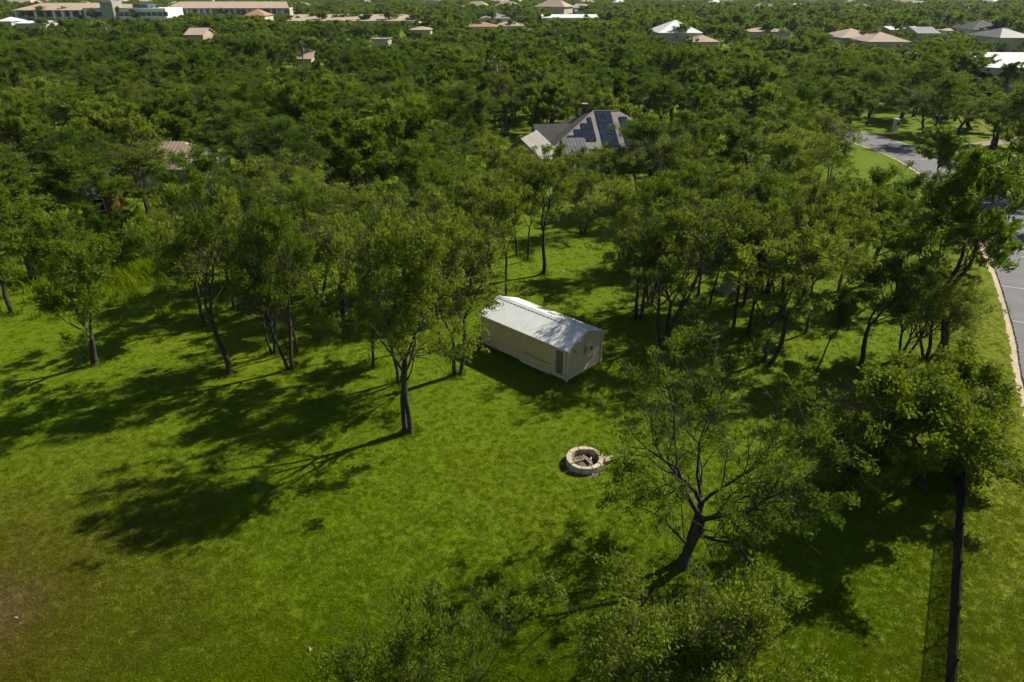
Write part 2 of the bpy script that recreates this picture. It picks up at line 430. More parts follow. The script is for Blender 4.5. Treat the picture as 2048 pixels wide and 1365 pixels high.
def tree_meshes(name, segs, tips, H, W, nleaf, lsize, spread, leafmat, seed, minr=0.007, sides=(7, 6, 5, 4, 3, 3, 3), skip=99, lshape=0.42, keep=1.0, zmin=0.0, thick=1.0, clumps=60, crad=0.6):
    """fits a skeleton to height H and crown width W (metres) and makes the trunk mesh and the leaf mesh"""
    P = np.array([tuple(t[0]) for t in tips]); D = np.array([tuple(t[1]) for t in tips])
    z1 = P[:, 2].max()
    cx, cy = np.median(P[:, 0]), np.median(P[:, 1])
    rad = np.percentile(np.hypot(P[:, 0] - cx, P[:, 1] - cy), 94)
    sz = (H - 0.15) / z1; sx = W * 0.5 / rad
    rs = math.sqrt(sz * min(sx, sz * 1.2)) * thick
    m = MB()
    for a, b, ra, rb, lev in segs:
        if lev >= skip: continue
        f0, f1 = min(1, max(0, a.z) / z1), min(1, max(0, b.z) / z1)
        A = Vector(((a.x - cx * f0) * sx, (a.y - cy * f0) * sx, a.z * sz)); B = Vector(((b.x - cx * f1) * sx, (b.y - cy * f1) * sx, b.z * sz))
        if (B - A).length < 1e-4: continue
        ra_, rb_ = max(ra * rs, minr), max(rb * rs, minr)
        if lev == 0 and a.z < 0.1: ra_ *= 1.8
        m.tube(A, B, ra_, rb_, sides[lev], cap=False)
    tm = m.mesh(name + '_trunk'); tm.materials.append(M_BARK)
    tm.shade_smooth()
    # leaves
    rg = np.random.default_rng(seed)
    f = np.clip(P[:, 2] / z1, 0, 1)
    P = np.stack([(P[:, 0] - cx * f) * sx, (P[:, 1] - cy * f) * sx, P[:, 2] * sz], 1)
    sel = (rg.random(len(P)) < keep) & (P[:, 2] > zmin * H); P, D = P[sel], D[sel]
    ctr = P[rg.permutation(len(P))[:clumps]]
    rr_ = crad * rg.uniform(0.6, 1.35, len(ctr))
    near = (np.linalg.norm((P[:, None, :] - ctr[None]) * np.array([1, 1, 1.35]), axis=2) < rr_[None]).any(1)
    P, D = P[near], D[near]
    n = nleaf
    idx = rg.integers(0, len(P), n)
    C = P[idx] + rg.normal(0, spread, (n, 3)) * np.array([1, 1, 0.75])
    a = D[idx] * 0.9 + rg.normal(0, 0.55, (n, 3))
    a /= np.linalg.norm(a, axis=1)[:, None]
    nr = rg.normal(0, 0.75, (n, 3)); nr[:, 2] += 0.75
    s = np.cross(a, nr); s /= np.linalg.norm(s, axis=1)[:, None] + 1e-9
    l = lsize * rg.uniform(0.65, 1.4, n)[:, None]; wd = l * lshape
    V = np.empty((n, 4, 3))
    V[:, 0] = C - a * l * 0.5; V[:, 1] = C + s * wd * 0.5; V[:, 2] = C + a * l * 0.5; V[:, 3] = C - s * wd * 0.5
    V[:, :, 2] = np.maximum(V[:, :, 2], 0.12)
    cm = quads(name + '_crown', V.reshape(-1, 3), n)
    at = cm.attributes.new('tint', 'FLOAT', 'FACE')
    clump = rg.random(len(P))
    at.data.foreach_set('value', np.clip(0.55 * clump[idx] + 0.45 * rg.random(n), 0, 1).astype(np.float32))
    cm.materials.append(leafmat)
    return tm, cm
def quads(name, V, n):
    m = bpy.data.meshes.new(name)
    m.vertices.add(n * 4); m.vertices.foreach_set('co', V.astype(np.float32).ravel())
    m.loops.add(n * 4); m.loops.foreach_set('vertex_index', np.arange(n * 4, dtype=np.int32))
    m.polygons.add(n); m.polygons.foreach_set('loop_start', np.arange(0, n * 4, 4, dtype=np.int32))
    m.update(calc_edges=True); m.validate(); return m

VAR = {}
def variant(key, H, W, leafmat, nleaf, lsize, spread, seed, skip=99, minr=0.007, lshape=0.36, keep=0.8, zmin=0.0, thick=1.3, clumps=60, crad=0.6, **kw):
    segs, tips = skeleton(seed, **kw)
    VAR[key] = (*tree_meshes(key, segs, tips, H, W, nleaf, lsize, spread, leafmat, seed, minr=minr, skip=skip, lshape=lshape, keep=keep, zmin=zmin, thick=thick, clumps=clumps, crad=crad), H, W)

# grove trees seen near: airy fan-shaped crowns on rising limbs
variant('grove_a', 10, 7.0, M_LEAF, 13000, 0.195, 0.13, 11, clumps=110, crad=0.50, zmin=0.44, stems=2, bole=0.34, lean=0.16)
variant('grove_b', 10, 6.6, M_LEAF, 12500, 0.195, 0.13, 22, clumps=105, crad=0.50, zmin=0.44, stems=1, bole=0.42, base_r=0.16)
variant('grove_c', 10, 7.6, M_LEAF, 13500, 0.195, 0.13, 33, clumps=115, crad=0.50, zmin=0.42, stems=3, bole=0.31, lean=0.22)
variant('grove_d', 10, 6.8, M_LEAFD, 13500, 0.195, 0.14, 44, clumps=105, crad=0.55, zmin=0.42, stems=2, bole=0.38)
variant('grove_e', 10, 6.4, M_LEAFD, 16500, 0.195, 0.15, 55, clumps=110, crad=0.55, zmin=0.24, stems=1, bole=0.28)
variant('grove_f', 10, 5.4, M_LEAF, 9000, 0.19, 0.12, 66, clumps=80, crad=0.48, zmin=0.48, stems=1, bole=0.48, base_r=0.12)
# single portraits
variant('lone_double', 12, 9.4, M_LEAF, 27000, 0.185, 0.13, 171, zmin=0.36, clumps=260, crad=0.48, stems=2, bole=0.36, lean=0.14, base_r=0.16, levels=6, side=0.30)
variant('lone_sparse', 10, 9.8, M_LEAFD, 18000, 0.16, 0.12, 207, clumps=220, crad=0.45, thick=1.4, zmin=0.04, low=0.1, lowp=0.95, stems=2, bole=0.20, lean=0.18, base_r=0.17, open_=0.78, wob=0.18, up=0.10, droop=0.05, side=0.55)
variant('front_bushy', 8, 6.4, M_LEAF, 33000, 0.14, 0.14, 305, clumps=170, crad=0.48, stems=2, bole=0.20, open_=0.66, base_r=0.16, side=0.5)
variant('front_airy', 9, 8.5, M_LEAF, 21000, 0.135, 0.12, 409, clumps=150, crad=0.40, stems=2, bole=0.24, lean=0.22, open_=0.66, base_r=0.13, side=0.5)
variant('oak', 7.2, 9.4, M_OAK, 80000, 0.175, 0.20, 512, clumps=280, crad=0.62, stems=1, bole=0.09, open_=0.82, base_r=0.22, up=0.05, droop=0.03, side=0.6, lshape=0.5)
variant('lone_dark', 12.4, 7.6, M_LEAFD, 21000, 0.25, 0.16, 613, clumps=120, crad=0.6, zmin=0.42, stems=1, bole=0.46, base_r=0.19)
# wood behind: fuller crowns, fewer limbs
for i, sd_ in enumerate((701, 712, 723, 734, 745)):
    variant('wood_%s' % 'abcde'[i], 9.5, 7.6, M_LEAF if i == 2 else M_LEAFD, 13500, 0.31, 0.17, sd_, clumps=66, crad=0.72, zmin=0.26, skip=4, minr=0.02, stems=1 + i % 3, bole=0.24, base_r=0.16, levels=4, side=0.6)
for i, sd_ in enumerate((801, 812, 823, 834)):
    variant('far_%s' % 'abcd'[i], 9.0, 8.2, M_LEAFD if i % 2 else M_OAK, 1700, 0.75, 0.28, sd_, clumps=24, crad=0.95, skip=3, minr=0.06, stems=1, bole=0.15, base_r=0.2, levels=4, side=0.4, lshape=0.55, open_=0.7)

PLACED = []
def put_tree(name, label, pos, H, W, key, rz, cat='tree', group=None, tilt=(0, 0)):
    tm, cm, h0, w0 = VAR[key]
    o = empty(name, pos, rz)
    o.rotation_euler = (Matrix.Rotation(R(tilt[0]), 4, 'Y') @ Matrix.Rotation(-R(tilt[1]), 4, 'X') @ Matrix.Rotation(rz, 4, 'Z')).to_euler()
    sx = W / w0
    o.scale = (sx, sx, H / h0)
    link('trunk', tm, o); link('crown', cm, o)
    tag(o, label, cat, group)
    PLACED.append((pos[0], pos[1], W))
    return o
def tree_px(label, bx, by, ytop, wpx, key, rz=0.0, group=None, tilt=(0, 0), name='broadleaf_tree'):
    g_ = place(bx, by); H = height_at(g_.y, ytop) * 1.04
    Zc = g_.y * CP + (CAM_H - H * 0.65) * SP
    return put_tree(name, label, (g_.x, g_.y, 0), H, wpx * Zc / F, key, rz, group=group, tilt=tilt)

GR = 'trees of the open grove round the shed'
# left side of the lawn
tree_px('lone leafy tree at far left lawn with low leafy shoots on its trunk', 190, 730, 440, 215, 'grove_e', 0.4, GR, (3, 0))
tree_px('small tree cut by the left photo edge, trunk in the lawn', 24, 628, 430, 190, 'grove_b', 1.0, GR)
tree_px('tall straight-trunked tree at left, nearest trunk of the left group', 460, 748, 365, 215, 'grove_b', 2.2, GR)
tree_px('slim tree just behind the tall straight-trunked tree at left', 408, 656, 420, 170, 'grove_f', 0.7, GR)
tree_px('slender tree with leaning pale-footed trunk, right of the tall straight one', 580, 740, 400, 190, 'grove_d', 4.1, GR)
tree_px('thin three-stemmed tree behind the slender leaning-trunk tree', 548, 708, 450, 150, 'grove_c', 2.4, GR)
tree_px('thin straight tree close right of the slender leaning-trunk tree', 596, 705, 460, 130, 'grove_f', 3.0, GR)
tree_px('dark-trunked tree at the back of the shaded left lawn', 688, 632, 400, 185, 'grove_a', 1.7, GR)
tree_px('thin-trunked tree between the shaded lawn and the big double-trunk tree', 747, 733, 425, 150, 'grove_f', 5.2, GR)
tree_px('tree half hidden behind the big double-trunk tree', 800, 765, 430, 170, 'grove_d', 0.2, GR)
tree_px('dark-stemmed tree in front of the orange brick outbuilding', 196, 437, 258, 165, 'grove_d', 1.0, GR)
tree_px('leafy tree left of the orange brick outbuilding', 125, 470, 298, 170, 'grove_e', 4.4, GR)
tree_px('low leafy tree right below the orange brick outbuilding', 160, 468, 345, 130, 'grove_e', 0.2, GR)
tree_px('bushy tree between the brick outbuilding and the weedy gap', 252, 462, 330, 140, 'grove_e', 2.7, GR)
tree_px('tree in front of the tan ribbed hip roof on the left', 299, 434, 268, 165, 'grove_a', 2.0, GR)
tree_px('broad tree at the left edge behind the lone lawn tree', 70, 560, 360, 230, 'grove_e', 3.0, GR)
tree_px('tree at the left edge below the brick outbuilding', 20, 480, 300, 190, 'grove_d', 3.7, GR)
tree_px('leafy tree right of the weedy gap in the left woods', 402, 500, 300, 180, 'grove_e', 5.5, GR)
tree_px('low round tree left of the weedy gap, beside the lone lawn tree', 245, 540, 410, 120, 'grove_e', 0.9, GR)
# around the shed
tree_px('big airy double-trunk tree standing in front and left of the shed', 815, 865, 395, 340, 'lone_double', 0.9, GR, (2, 0))
tree_px('tree at the left end of the shed, its branch over the roof', 915, 750, 400, 215, 'grove_a', 3.6, GR, (3, 0))
tree_px('slim tree right behind the far end of the shed roof', 1012, 600, 330, 130, 'grove_f', 0.5, GR)
tree_px('upright tree alone at the edge of the bright clearing behind the shed', 1088, 549, 292, 160, 'grove_b', 1.1, GR, (2, 0))
tree_px('first slim tree of the row left of the bright clearing', 1034, 512, 325, 110, 'grove_f', 2.0, GR)
tree_px('second slim tree of the row left of the bright clearing', 1056, 521, 340, 100, 'grove_f', 4.0, GR)
tree_px('small vase-shaped tree on the lawn in front of the dark-roofed house', 1165, 468, 318, 130, 'grove_c', 0.3, GR)
tree_px('small tree at the left corner of the grey-roofed house', 1050, 425, 292, 110, 'grove_c', 0.6, GR)
tree_px('leafy tree in front of the right half of the grey-roofed house', 1225, 425, 283, 130, 'grove_a', 1.6, GR)
tree_px('taller tree covering the right end of the grey-roofed house', 1280, 410, 232, 170, 'grove_d', 2.6, GR)
tree_px('leafy tree right of the house, in front of the taller one', 1335, 440, 250, 180, 'grove_c', 3.6, GR)
tree_px('slim leafy tree left of the house behind the clearing row', 1000, 440, 272, 130, 'grove_b', 4.6, GR)
# right of the shed
tree_px('two-stemmed tree right behind the shed gable', 1277, 638, 405, 190, 'grove_a', 0.8, GR)
tree_px('big thick-trunked tree right of the shed, crown over two close trunks', 1325, 690, 375, 260, 'grove_c', 1.9, GR)
tree_px('tree behind the big thick-trunked one, right of it', 1300, 610, 345, 170, 'grove_d', 2.9, GR)
tree_px('leaning slim tree in the middle of the right-hand grove', 1466, 660, 380, 170, 'grove_f', 1.4, GR, (4, 0))
tree_px('straight slim tree beside the leaning slim one in the right grove', 1497, 666, 400, 140, 'grove_b', 0.0, GR)
tree_px('dark tree behind the slim pair in the right grove', 1487, 612, 345, 180, 'grove_d', 5.0, GR)
tree_px('large forked tree of the right grove with trunks parting at the ground', 1535, 728, 425, 250, 'grove_a', 2.6, GR, (3, 0))
tree_px('thin leaning sapling in front of the right grove', 1632, 745, 560, 90, 'grove_f', 3.3, GR, (9, 0))
tree_px('tree leaning right beside the brown bare ground near the road', 1716, 742, 480, 200, 'grove_b', 1.2, GR, (7, 0))
tree_px('grey-trunked old tree back in the right grove', 1735, 570, 330, 200, 'grove_e', 1.6, GR)
tree_px('left one of two thin spreading trees above the round oak', 1803, 722, 540, 170, 'grove_c', 0.6, GR)
tree_px('right one of two thin spreading trees above the round oak', 1852, 722, 535, 210, 'grove_c', 3.9, GR)
put_tree('broadleaf_tree', 'tall dark tree by the road verge, crown overhanging the road', place(1889, 706), 12.4, 7.4, 'lone_dark', 0.7, group=GR, tilt=(-9, 0))
def crowd(label, group, items):
    for bx, by, yt, wp, key, rz in items: tree_px(label, bx, by, yt, wp, key, rz, group)
crowd('slim tree crowded into the back of the right-hand grove', 'crowded back of the right grove', [
    (1240, 545, 350, 150, 'grove_a', 4.3), (1395, 600, 375, 150, 'grove_f', 0.3), (1530, 590, 350, 170, 'grove_c', 3.8),
    (1562, 640, 370, 170, 'grove_b', 1.3), (1612, 668, 400, 150, 'grove_f', 2.3), (1665, 625, 375, 150, 'grove_b', 3.3),
    (1362, 520, 330, 160, 'grove_d', 5.3), (1432, 530, 330, 150, 'grove_b', 0.8), (1592, 545, 320, 170, 'grove_f', 1.8), (1420, 610, 400, 120, 'grove_f', 4.8), (1790, 600, 400, 160, 'grove_b', 2.2)])
crowd('tree crowded into the grove between the left lawn and the shed', 'crowded middle grove', [
    (640, 600, 375, 180, 'grove_d', 0.5), (702, 560, 345, 180, 'grove_a', 1.5), (765, 590, 360, 170, 'grove_f', 2.5), (850, 622, 375, 190, 'grove_a', 3.5), (872, 560, 335, 180, 'grove_d', 4.5),
    (938, 600, 365, 160, 'grove_b', 5.5), (980, 552, 330, 150, 'grove_f', 0.9), (520, 570, 350, 190, 'grove_d', 1.9), (600, 545, 330, 180, 'grove_a', 2.9), (470, 620, 400, 150, 'grove_f', 3.9), (880, 690, 420, 170, 'grove_f', 1.1)])
crowd('dark tree behind the grey road bend at the upper right', 'dark trees behind the road bend', [
    (1850, 268, 185, 140, 'grove_d', 0.4), (1915, 272, 190, 120, 'grove_e', 1.4), (1990, 292, 190, 150, 'wood_b', 2.4), (2042, 296, 180, 150, 'wood_d', 3.4), (1940, 258, 170, 140, 'wood_a', 4.4), (1800, 242, 165, 130, 'grove_e', 5.4)])
# foreground
put_tree('broadleaf_tree', 'large sparse wide-limbed tree right of the stone fire ring', place(1366, 1128), 10.6, 8.6, 'lone_sparse', 1.2, group=GR, tilt=(8, 2))
put_tree('broadleaf_tree', 'bushy tree crown at the bottom edge, in front of the sparse wide-limbed tree', (4.7, 12.2, 0), 7.9, 5.8, 'front_bushy', 0.4, group=GR)
put_tree('broadleaf_tree', 'airy tree crown at the bottom edge, left of the dark shadow', (-2.5, 9.9, 0), 9.7, 6.0, 'front_airy', 2.1, group=GR)
put_tree('oak_tree', 'round dense bright-leaved oak over the end of the wire fence', (18.5, 24.4, 0), 7.0, 9.6, 'oak', 0.0)

# ------------------------------------------------------------------ timber shed
C0 = place(1133, 765); A_LONG = R(136.5)
SL, SW_, EH, RH = 6.8, 3.1, 2.12, 2.72
# local frame: +x along the long side away from the camera corner, +y across to the gable's far side
shed = empty('garden_shed', (C0.x, C0.y, 0), A_LONG)
shed.scale = (1, -1, 1)
shed.scale = (1, 1, 1)
# with rz = A_LONG, local +x runs to the back left; across is local -y
tag(shed, 'cream shed with white ribbed metal roof on the lawn', 'shed')
th = 0.06
m = MB()
nb = 13; bh = (EH - 0.10) / nb
for i in range(nb):     # long walls: lapped boards
    z0 = 0.10 + i * bh
    for y_out, sgn in ((0.0, 1), (-SW_, -1)):
        yo = y_out
        m.hexa([(0.0, yo - sgn*th, z0), (SL, yo - sgn*th, z0), (SL, yo + sgn*0.016, z0), (0.0, yo + sgn*0.016, z0)][::sgn],
               [(0.0, yo - sgn*th, z0+bh), (SL, yo - sgn*th, z0+bh), (SL, yo + sgn*0.002, z0+bh), (0.0, yo + sgn*0.002, z0+bh)][::sgn])
m.build('side_wall', M_SHEDWALL, shed)
for x0 in (0.0, SL):
    m = MB(); s_ = -1 if x0 == 0 else 1
    xs = sorted((x0 + s_*0.012, x0 - s_*th))
    a = [(xs[0], -0.062, 0.08), (xs[0], -SW_+0.062, 0.08), (xs[0], -SW_+0.062, EH), (xs[0], -SW_/2, RH-0.03), (xs[0], -0.062, EH)]
    b = [(xs[1], q[1], q[2]) for q in a]
    m.add(a + b, [(0,1,2,3,4), (9,8,7,6,5), (0,5,6,1), (1,6,7,2), (2,7,8,3), (3,8,9,4), (4,9,5,0)])
    gw = m.build('gable_wall', M_GABLE, shed)
    for j in range(1, 4):
        y = -SW_ * j / 4
        top = EH + (RH - EH) * (1 - abs(y + SW_/2) / (SW_/2)) - 0.06
        xa = sorted((x0 + s_*0.014, x0 + s_*0.024))
        MB().box(xa[0], xa[1], y-0.012, y+0.012, 0.1, top).build('seam_strip', M_GABLE, gw)
# roof panels
ov = 0.16; slope = (RH - EH) / (SW_/2)
npan = 8; pw = (SL + 2*ov) / npan
for side_ in (0, 1):
    for i in range(npan):
        xa, xb = -ov + i*pw, -ov + (i+1)*pw - 0.006
        y0, y1 = (0.20, -SW_/2 + 0.004) if side_ == 0 else (-SW_ - 0.20, -SW_/2 - 0.004)
        def zz(y): return RH + 0.05 - slope * abs(y + SW_/2)
        m = MB()
        q = [(xa, y0, zz(y0)), (xa, y1, zz(y1)), (xb, y1, zz(y1)), (xb, y0, zz(y0))]
        if side_ == 0: q = q[::-1]
        m.slab(q, 0.02)
        for t in (0.0, 0.335, 0.67):
            xr = xa + t * pw
            q = [(xr, y0, zz(y0)+0.016), (xr, y1, zz(y1)+0.016), (xr+0.045, y1, zz(y1)+0.016), (xr+0.045, y0, zz(y0)+0.016)]
            if side_ == 0: q = q[::-1]
            m.slab(q, 0.03)
        m.build('roof_panel', M_ROOFMETAL, shed)
m = MB()
for s_ in (1, -1):
    q = [(-ov-0.01, -SW_/2, RH+0.10), (SL+ov+0.01, -SW_/2, RH+0.10), (SL+ov+0.01, -SW_/2 + s_*0.16, RH+0.10-slope*0.16), (-ov-0.01, -SW_/2 + s_*0.16, RH+0.10-slope*0.16)]
    m.slab(q if s_ > 0 else q[::-1], -0.012 if s_ < 0 else 0.012)
m.build('ridge_cap', M_ROOFMETAL, shed)
# corner posts, base board, barge boards
for x in (-0.03, SL+0.03):
    for y in (0.022, -SW_-0.022):
        MB().box(x-0.045, x+0.045, y-0.045, y+0.045, 0.04, EH-0.02).build('corner_post', M_TRIM, shed)
MB().box(1.15, 3.6, 0.03, 0.075, 0.02, 0.17).build('base_board', M_WHITE, shed)
MB().box(1.15, 3.35, 0.018, 0.026, 0.70, 0.73).build('wall_groove', M_DARK, shed)
MB().box(0.05, SL-0.05, -SW_+0.08, -0.08, 0.0, 0.10).build('floor_sill', M_DARK, shed)
for s_ in (0, 1):
    for x in (-ov-0.03, SL+ov+0.005):
        y0 = 0.20 if s_ == 0 else -SW_-0.20
        q = [(x, y0, zz(y0)-0.03), (x+0.025, y0, zz(y0)-0.03), (x+0.025, -SW_/2, zz(-SW_/2)-0.03), (x, -SW_/2, zz(-SW_/2)-0.03)]
        MB().hexa([(a_, b_, c_-0.10) for a_, b_, c_ in q], q).build('barge_board', M_TRIM, shed)
# door next to the camera corner on the long wall
door = MB()
door.box(0.16, 0.90, 0.022, 0.050, 0.12, 1.98)
dr = door.build('door', M_TRIM, shed)
MB().box(0.27, 0.79, 0.052, 0.058, 0.36, 1.86).build('screen', M_SCREEN, dr)
for xa, xb in ((0.06, 0.16), (0.90, 1.02)):
    MB().box(xa, xb, 0.020, 0.072, 0.10, 2.03).build('door_jamb', M_TRIM, shed)
MB().box(0.16, 0.90, 0.020, 0.072, 1.985, 2.06).build('door_lintel', M_TRIM, shed)
MB().tube((0.84, 0.058, 1.02), (0.84, 0.10, 1.02), 0.025, 0.03, 8).build('handle', M_DARK, dr)
# boxes on the near gable
b1 = MB().box(-0.12, -0.026, -1.72, -1.44, 1.30, 1.72).build('meter_box', M_OCHRE, shed, 0.01)
MB().box(-0.060, -0.026, -1.50, -1.44, 1.73, 2.0).build('conduit', M_TRIM, shed)
MB().box(-0.08, -0.026, -2.22, -2.08, 1.30, 1.50).build('socket_box', M_SCREEN, shed, 0.008)
MB().box(-0.05, -0.026, -0.62, -0.52, 1.72, 1.84).build('vent', M_SCREEN, shed, 0.008)

# ------------------------------------------------------------------ stone fire ring
fc = place(1169, 927)
pit = empty('fire_ring', (fc.x, fc.y, 0))
tag(pit, 'round ring of cream stone blocks with ash inside, on the lawn', 'fire pit')
rng = random.Random(8)
nst = 10
for i in range(nst):
    a0 = 2*math.pi*(i + 0.025)/nst; a1 = 2*math.pi*(i + 0.975)/nst
    r0, r1 = 0.67 + rng.uniform(-0.015, 0.015), 0.88 + rng.uniform(-0.02, 0.02); hh = 0.36 + rng.uniform(-0.02, 0.02)
    m = MB(); n = 4; bot, top = [], []
    vs = []
    for z in (-0.03, hh):
        for j in range(n):
            a = a0 + (a1 - a0) * j / (n - 1)
            vs += [(r0*math.cos(a), r0*math.sin(a), z), (r1*math.cos(a), r1*math.sin(a), z)]
    fs = []
    for j in range(n - 1):
        b = 2*j; t = 2*n + 2*j
        fs += [(b, b+2, b+3, b+1), (t, t+1, t+3, t+2), (b+1, b+3, t+3, t+1), (b+2, b, t, t+2)]
    fs += [(0, 1, 2*n+1, 2*n), (2*n-1, 2*n-2, 4*n-2, 4*n-1)]
    m.add(vs, fs)
    so = m.build('stone', M_STONE, pit, 0.018)
    so.rotation_euler = (rng.uniform(-0.02, 0.02), rng.uniform(-0.02, 0.02), rng.uniform(-0.01, 0.01))
m = MB(); prof = [(0.66, 0.02), (0.5, 0.05), (0.28, 0.10), (0.05, 0.13)]
m.lathe(prof, 14); m.build('ash_bed', M_ASH, pit)
m = MB(); m.lathe([(1.08, 0.006), (0.86, 0.02), (0.60, 0.018)], 18)
rg = random.Random(3); m.v = [(x*(1+rg.uniform(-0.06, 0.06)), y*(1+rg.uniform(-0.06, 0.06)), z) for x, y, z in m.v]
m.build('bare_earth', M_ASH, pit)
for i, (a, l, x, y, z) in enumerate([(0.3, 0.62, -0.22, 0.0, 0.16), (2.1, 0.5, 0.15, -0.1, 0.18), (-0.9, 0.55, 0.12, 0.12, 0.19), (1.3, 0.35, 0.28, 0.02, 0.17), (2.6, 0.4, -0.05, 0.2, 0.15)]):
    lg = MB().tube((fc.x + x - math.cos(a)*l/2, fc.y + y - math.sin(a)*l/2, z), (fc.x + x + math.cos(a)*l/2, fc.y + y + math.sin(a)*l/2, z + 0.05), 0.045, 0.03, 7).build('log', M_LOG)
    tag(lg, ['bleached half-burnt log on the left of the fire ring ash', 'crossed pale log at the front of the fire ring ash', 'grey log lying over the others in the fire ring', 'short stub of firewood at the right inside the fire ring', 'thin charred stick at the back inside the fire ring'][i], 'log', 'firewood in the fire ring')
lb = place(1214, 922)
m = MB(); m.box(-0.17, 0.17, -0.20, 0.10, 0, 0.16)
bl = m.build('loose_stone_block', M_STONE, None, 0.02); bl.location = (lb.x, lb.y, 0); bl.rotation_euler = (0, 0, 0.25)
tag(bl, 'loose cream stone block lying on the grass right of the fire ring', 'stone')
m = MB(); m.box(-0.24, 0.24, -0.045, 0.045, 0, 0.07)
bl = m.build('loose_stone_strip', M_STONE, None, 0.015); bl.location = (lb.x + 0.06, lb.y + 0.26, 0); bl.rotation_euler = (0, 0, 0.12)
tag(bl, 'thin strip of cream stone behind the loose block by the fire ring', 'stone')
# two small chips at the ring's foot
for i, (px, py, l) in enumerate([(1143, 943, 'small pale stone chip on the grass at the front left of the fire ring'), (1185, 950, 'small pale stone chip on the grass at the front right of the fire ring'), (1124, 928, 'small pale stone chip in the shadow left of the fire ring')]):
    q = place(px, py); m = MB(); m.lathe([(0.07, 0.0), (0.09, 0.03), (0.05, 0.07)], 6)
    s_ = m.build('stone_chip', M_STONE); s_.location = (q.x, q.y, 0.0); s_.rotation_euler = (0, 0, i); s_.scale = (1, 0.7, 1)
    tag(s_, l, 'stone', 'stone chips by the fire ring')

# ------------------------------------------------------------------ wire fence at the lower right
P0, P1 = place(1892, 1365), place(1913, 1012)
fd = (P1 - P0).normalized(); start = P0 - fd * 5.0; flen = 27.0; fh = 1.25
fence = empty('chain_link_fence', (start.x, start.y, 0), math.atan2(fd.y, fd.x))
tag(fence, 'black chain-link fence running from the bottom right edge under the oak', 'fence')
npost = int(flen / 2.4) + 1
pm = MB(); pm.tube((0, 0, -0.1), (0, 0, fh + 0.05), 0.032, 0.032, 8); pm.lathe([(0.045, 0), (0.045, 0.03), (0.02, 0.06)], 8, (0, 0, fh + 0.04)); pmesh = pm.mesh('fence_post'); pmesh.materials.append(M_DARK)
for i in range(npost):
    o = link('post', pmesh, fence); o.location = (i * 2.4, 0, 0)
MB().tube((0, 0.0, fh), (flen, 0.0, fh), 0.022, 0.022, 8).build('top_rail', M_DARK, fence)
MB().tube((0, 0.0, 0.06), (flen, 0.0, 0.06), 0.006, 0.006, 4).build('bottom_wire', M_DARK, fence)
m = MB(); stp = 0.065; x = -fh
wv, wf = [], []
while x < flen:
    for s_ in (1, -1):
        a = Vector((x if s_ > 0 else x + fh, 0.035 * s_ * 0.12 + 0.034, 0.06)); b = Vector((x + fh if s_ > 0 else x, a.y, fh))
        if a.x < 0 or b.x < 0 or a.x > flen or b.x > flen:
            lo, hi = 0.0, flen
            def cl(p_, q_):
                t0, t1 = 0.0, 1.0; dx = q_.x - p_.x
                ta, tb = sorted(((lo - p_.x) / dx, (hi - p_.x) / dx)); return p_.lerp(q_, max(0, ta)), p_.lerp(q_, min(1, tb))
            a, b = cl(a, b)
            if (b - a).length < 0.05 or b.z <= a.z: continue
        m.tube(a, b, 0.0042, 0.0042, 3, cap=False)
    x += stp
tag(m.build('wire_mesh', M_DARK, fence), kind='stuff')

# ------------------------------------------------------------------ dark-roofed house in the trees
HO = Vector((4, 82, 0)); ha = R(6)
house = empty('house', HO, ha)           # local x = along the ridge to the right, local y = towards the back
tag(house, 'grey-roofed house among the trees with dark blue solar panels on its roof', 'house')
MB().box(1.4, 15.8, 1.2, 12.4, 0, 2.85).build('wall', M_LIME, house)
MB().box(0.2, 1.38, 4.4, 9.4, 0, 2.75).build('wall', M_LIME, house)
def roofplane(name, quad, mat, th=0.12, parent=house):
    return MB().slab(quad, th).build(name, mat, parent)
ez, rz_ = 2.8, 6.15
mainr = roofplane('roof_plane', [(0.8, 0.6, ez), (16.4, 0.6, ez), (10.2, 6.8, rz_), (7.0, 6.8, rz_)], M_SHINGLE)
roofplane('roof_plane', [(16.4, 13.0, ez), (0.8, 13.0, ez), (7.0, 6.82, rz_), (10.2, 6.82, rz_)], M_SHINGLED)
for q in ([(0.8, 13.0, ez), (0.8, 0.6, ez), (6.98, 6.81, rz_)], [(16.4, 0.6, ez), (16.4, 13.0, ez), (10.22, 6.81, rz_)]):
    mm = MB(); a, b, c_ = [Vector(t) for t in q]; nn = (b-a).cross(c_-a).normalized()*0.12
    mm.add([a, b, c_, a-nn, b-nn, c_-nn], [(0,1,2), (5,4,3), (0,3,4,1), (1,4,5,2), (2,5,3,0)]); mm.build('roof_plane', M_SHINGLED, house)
MB().tube((6.9, 6.81, rz_ + 0.03), (10.3, 6.81, rz_ + 0.03), 0.10, 0.10, 6).build('ridge_cap', M_SHINGLE, house)
MB().tube((0.85, 0.65, ez + 0.03), (6.98, 6.78, rz_ + 0.03), 0.10, 0.10, 6).build('hip_cap', M_SHINGLE, house)
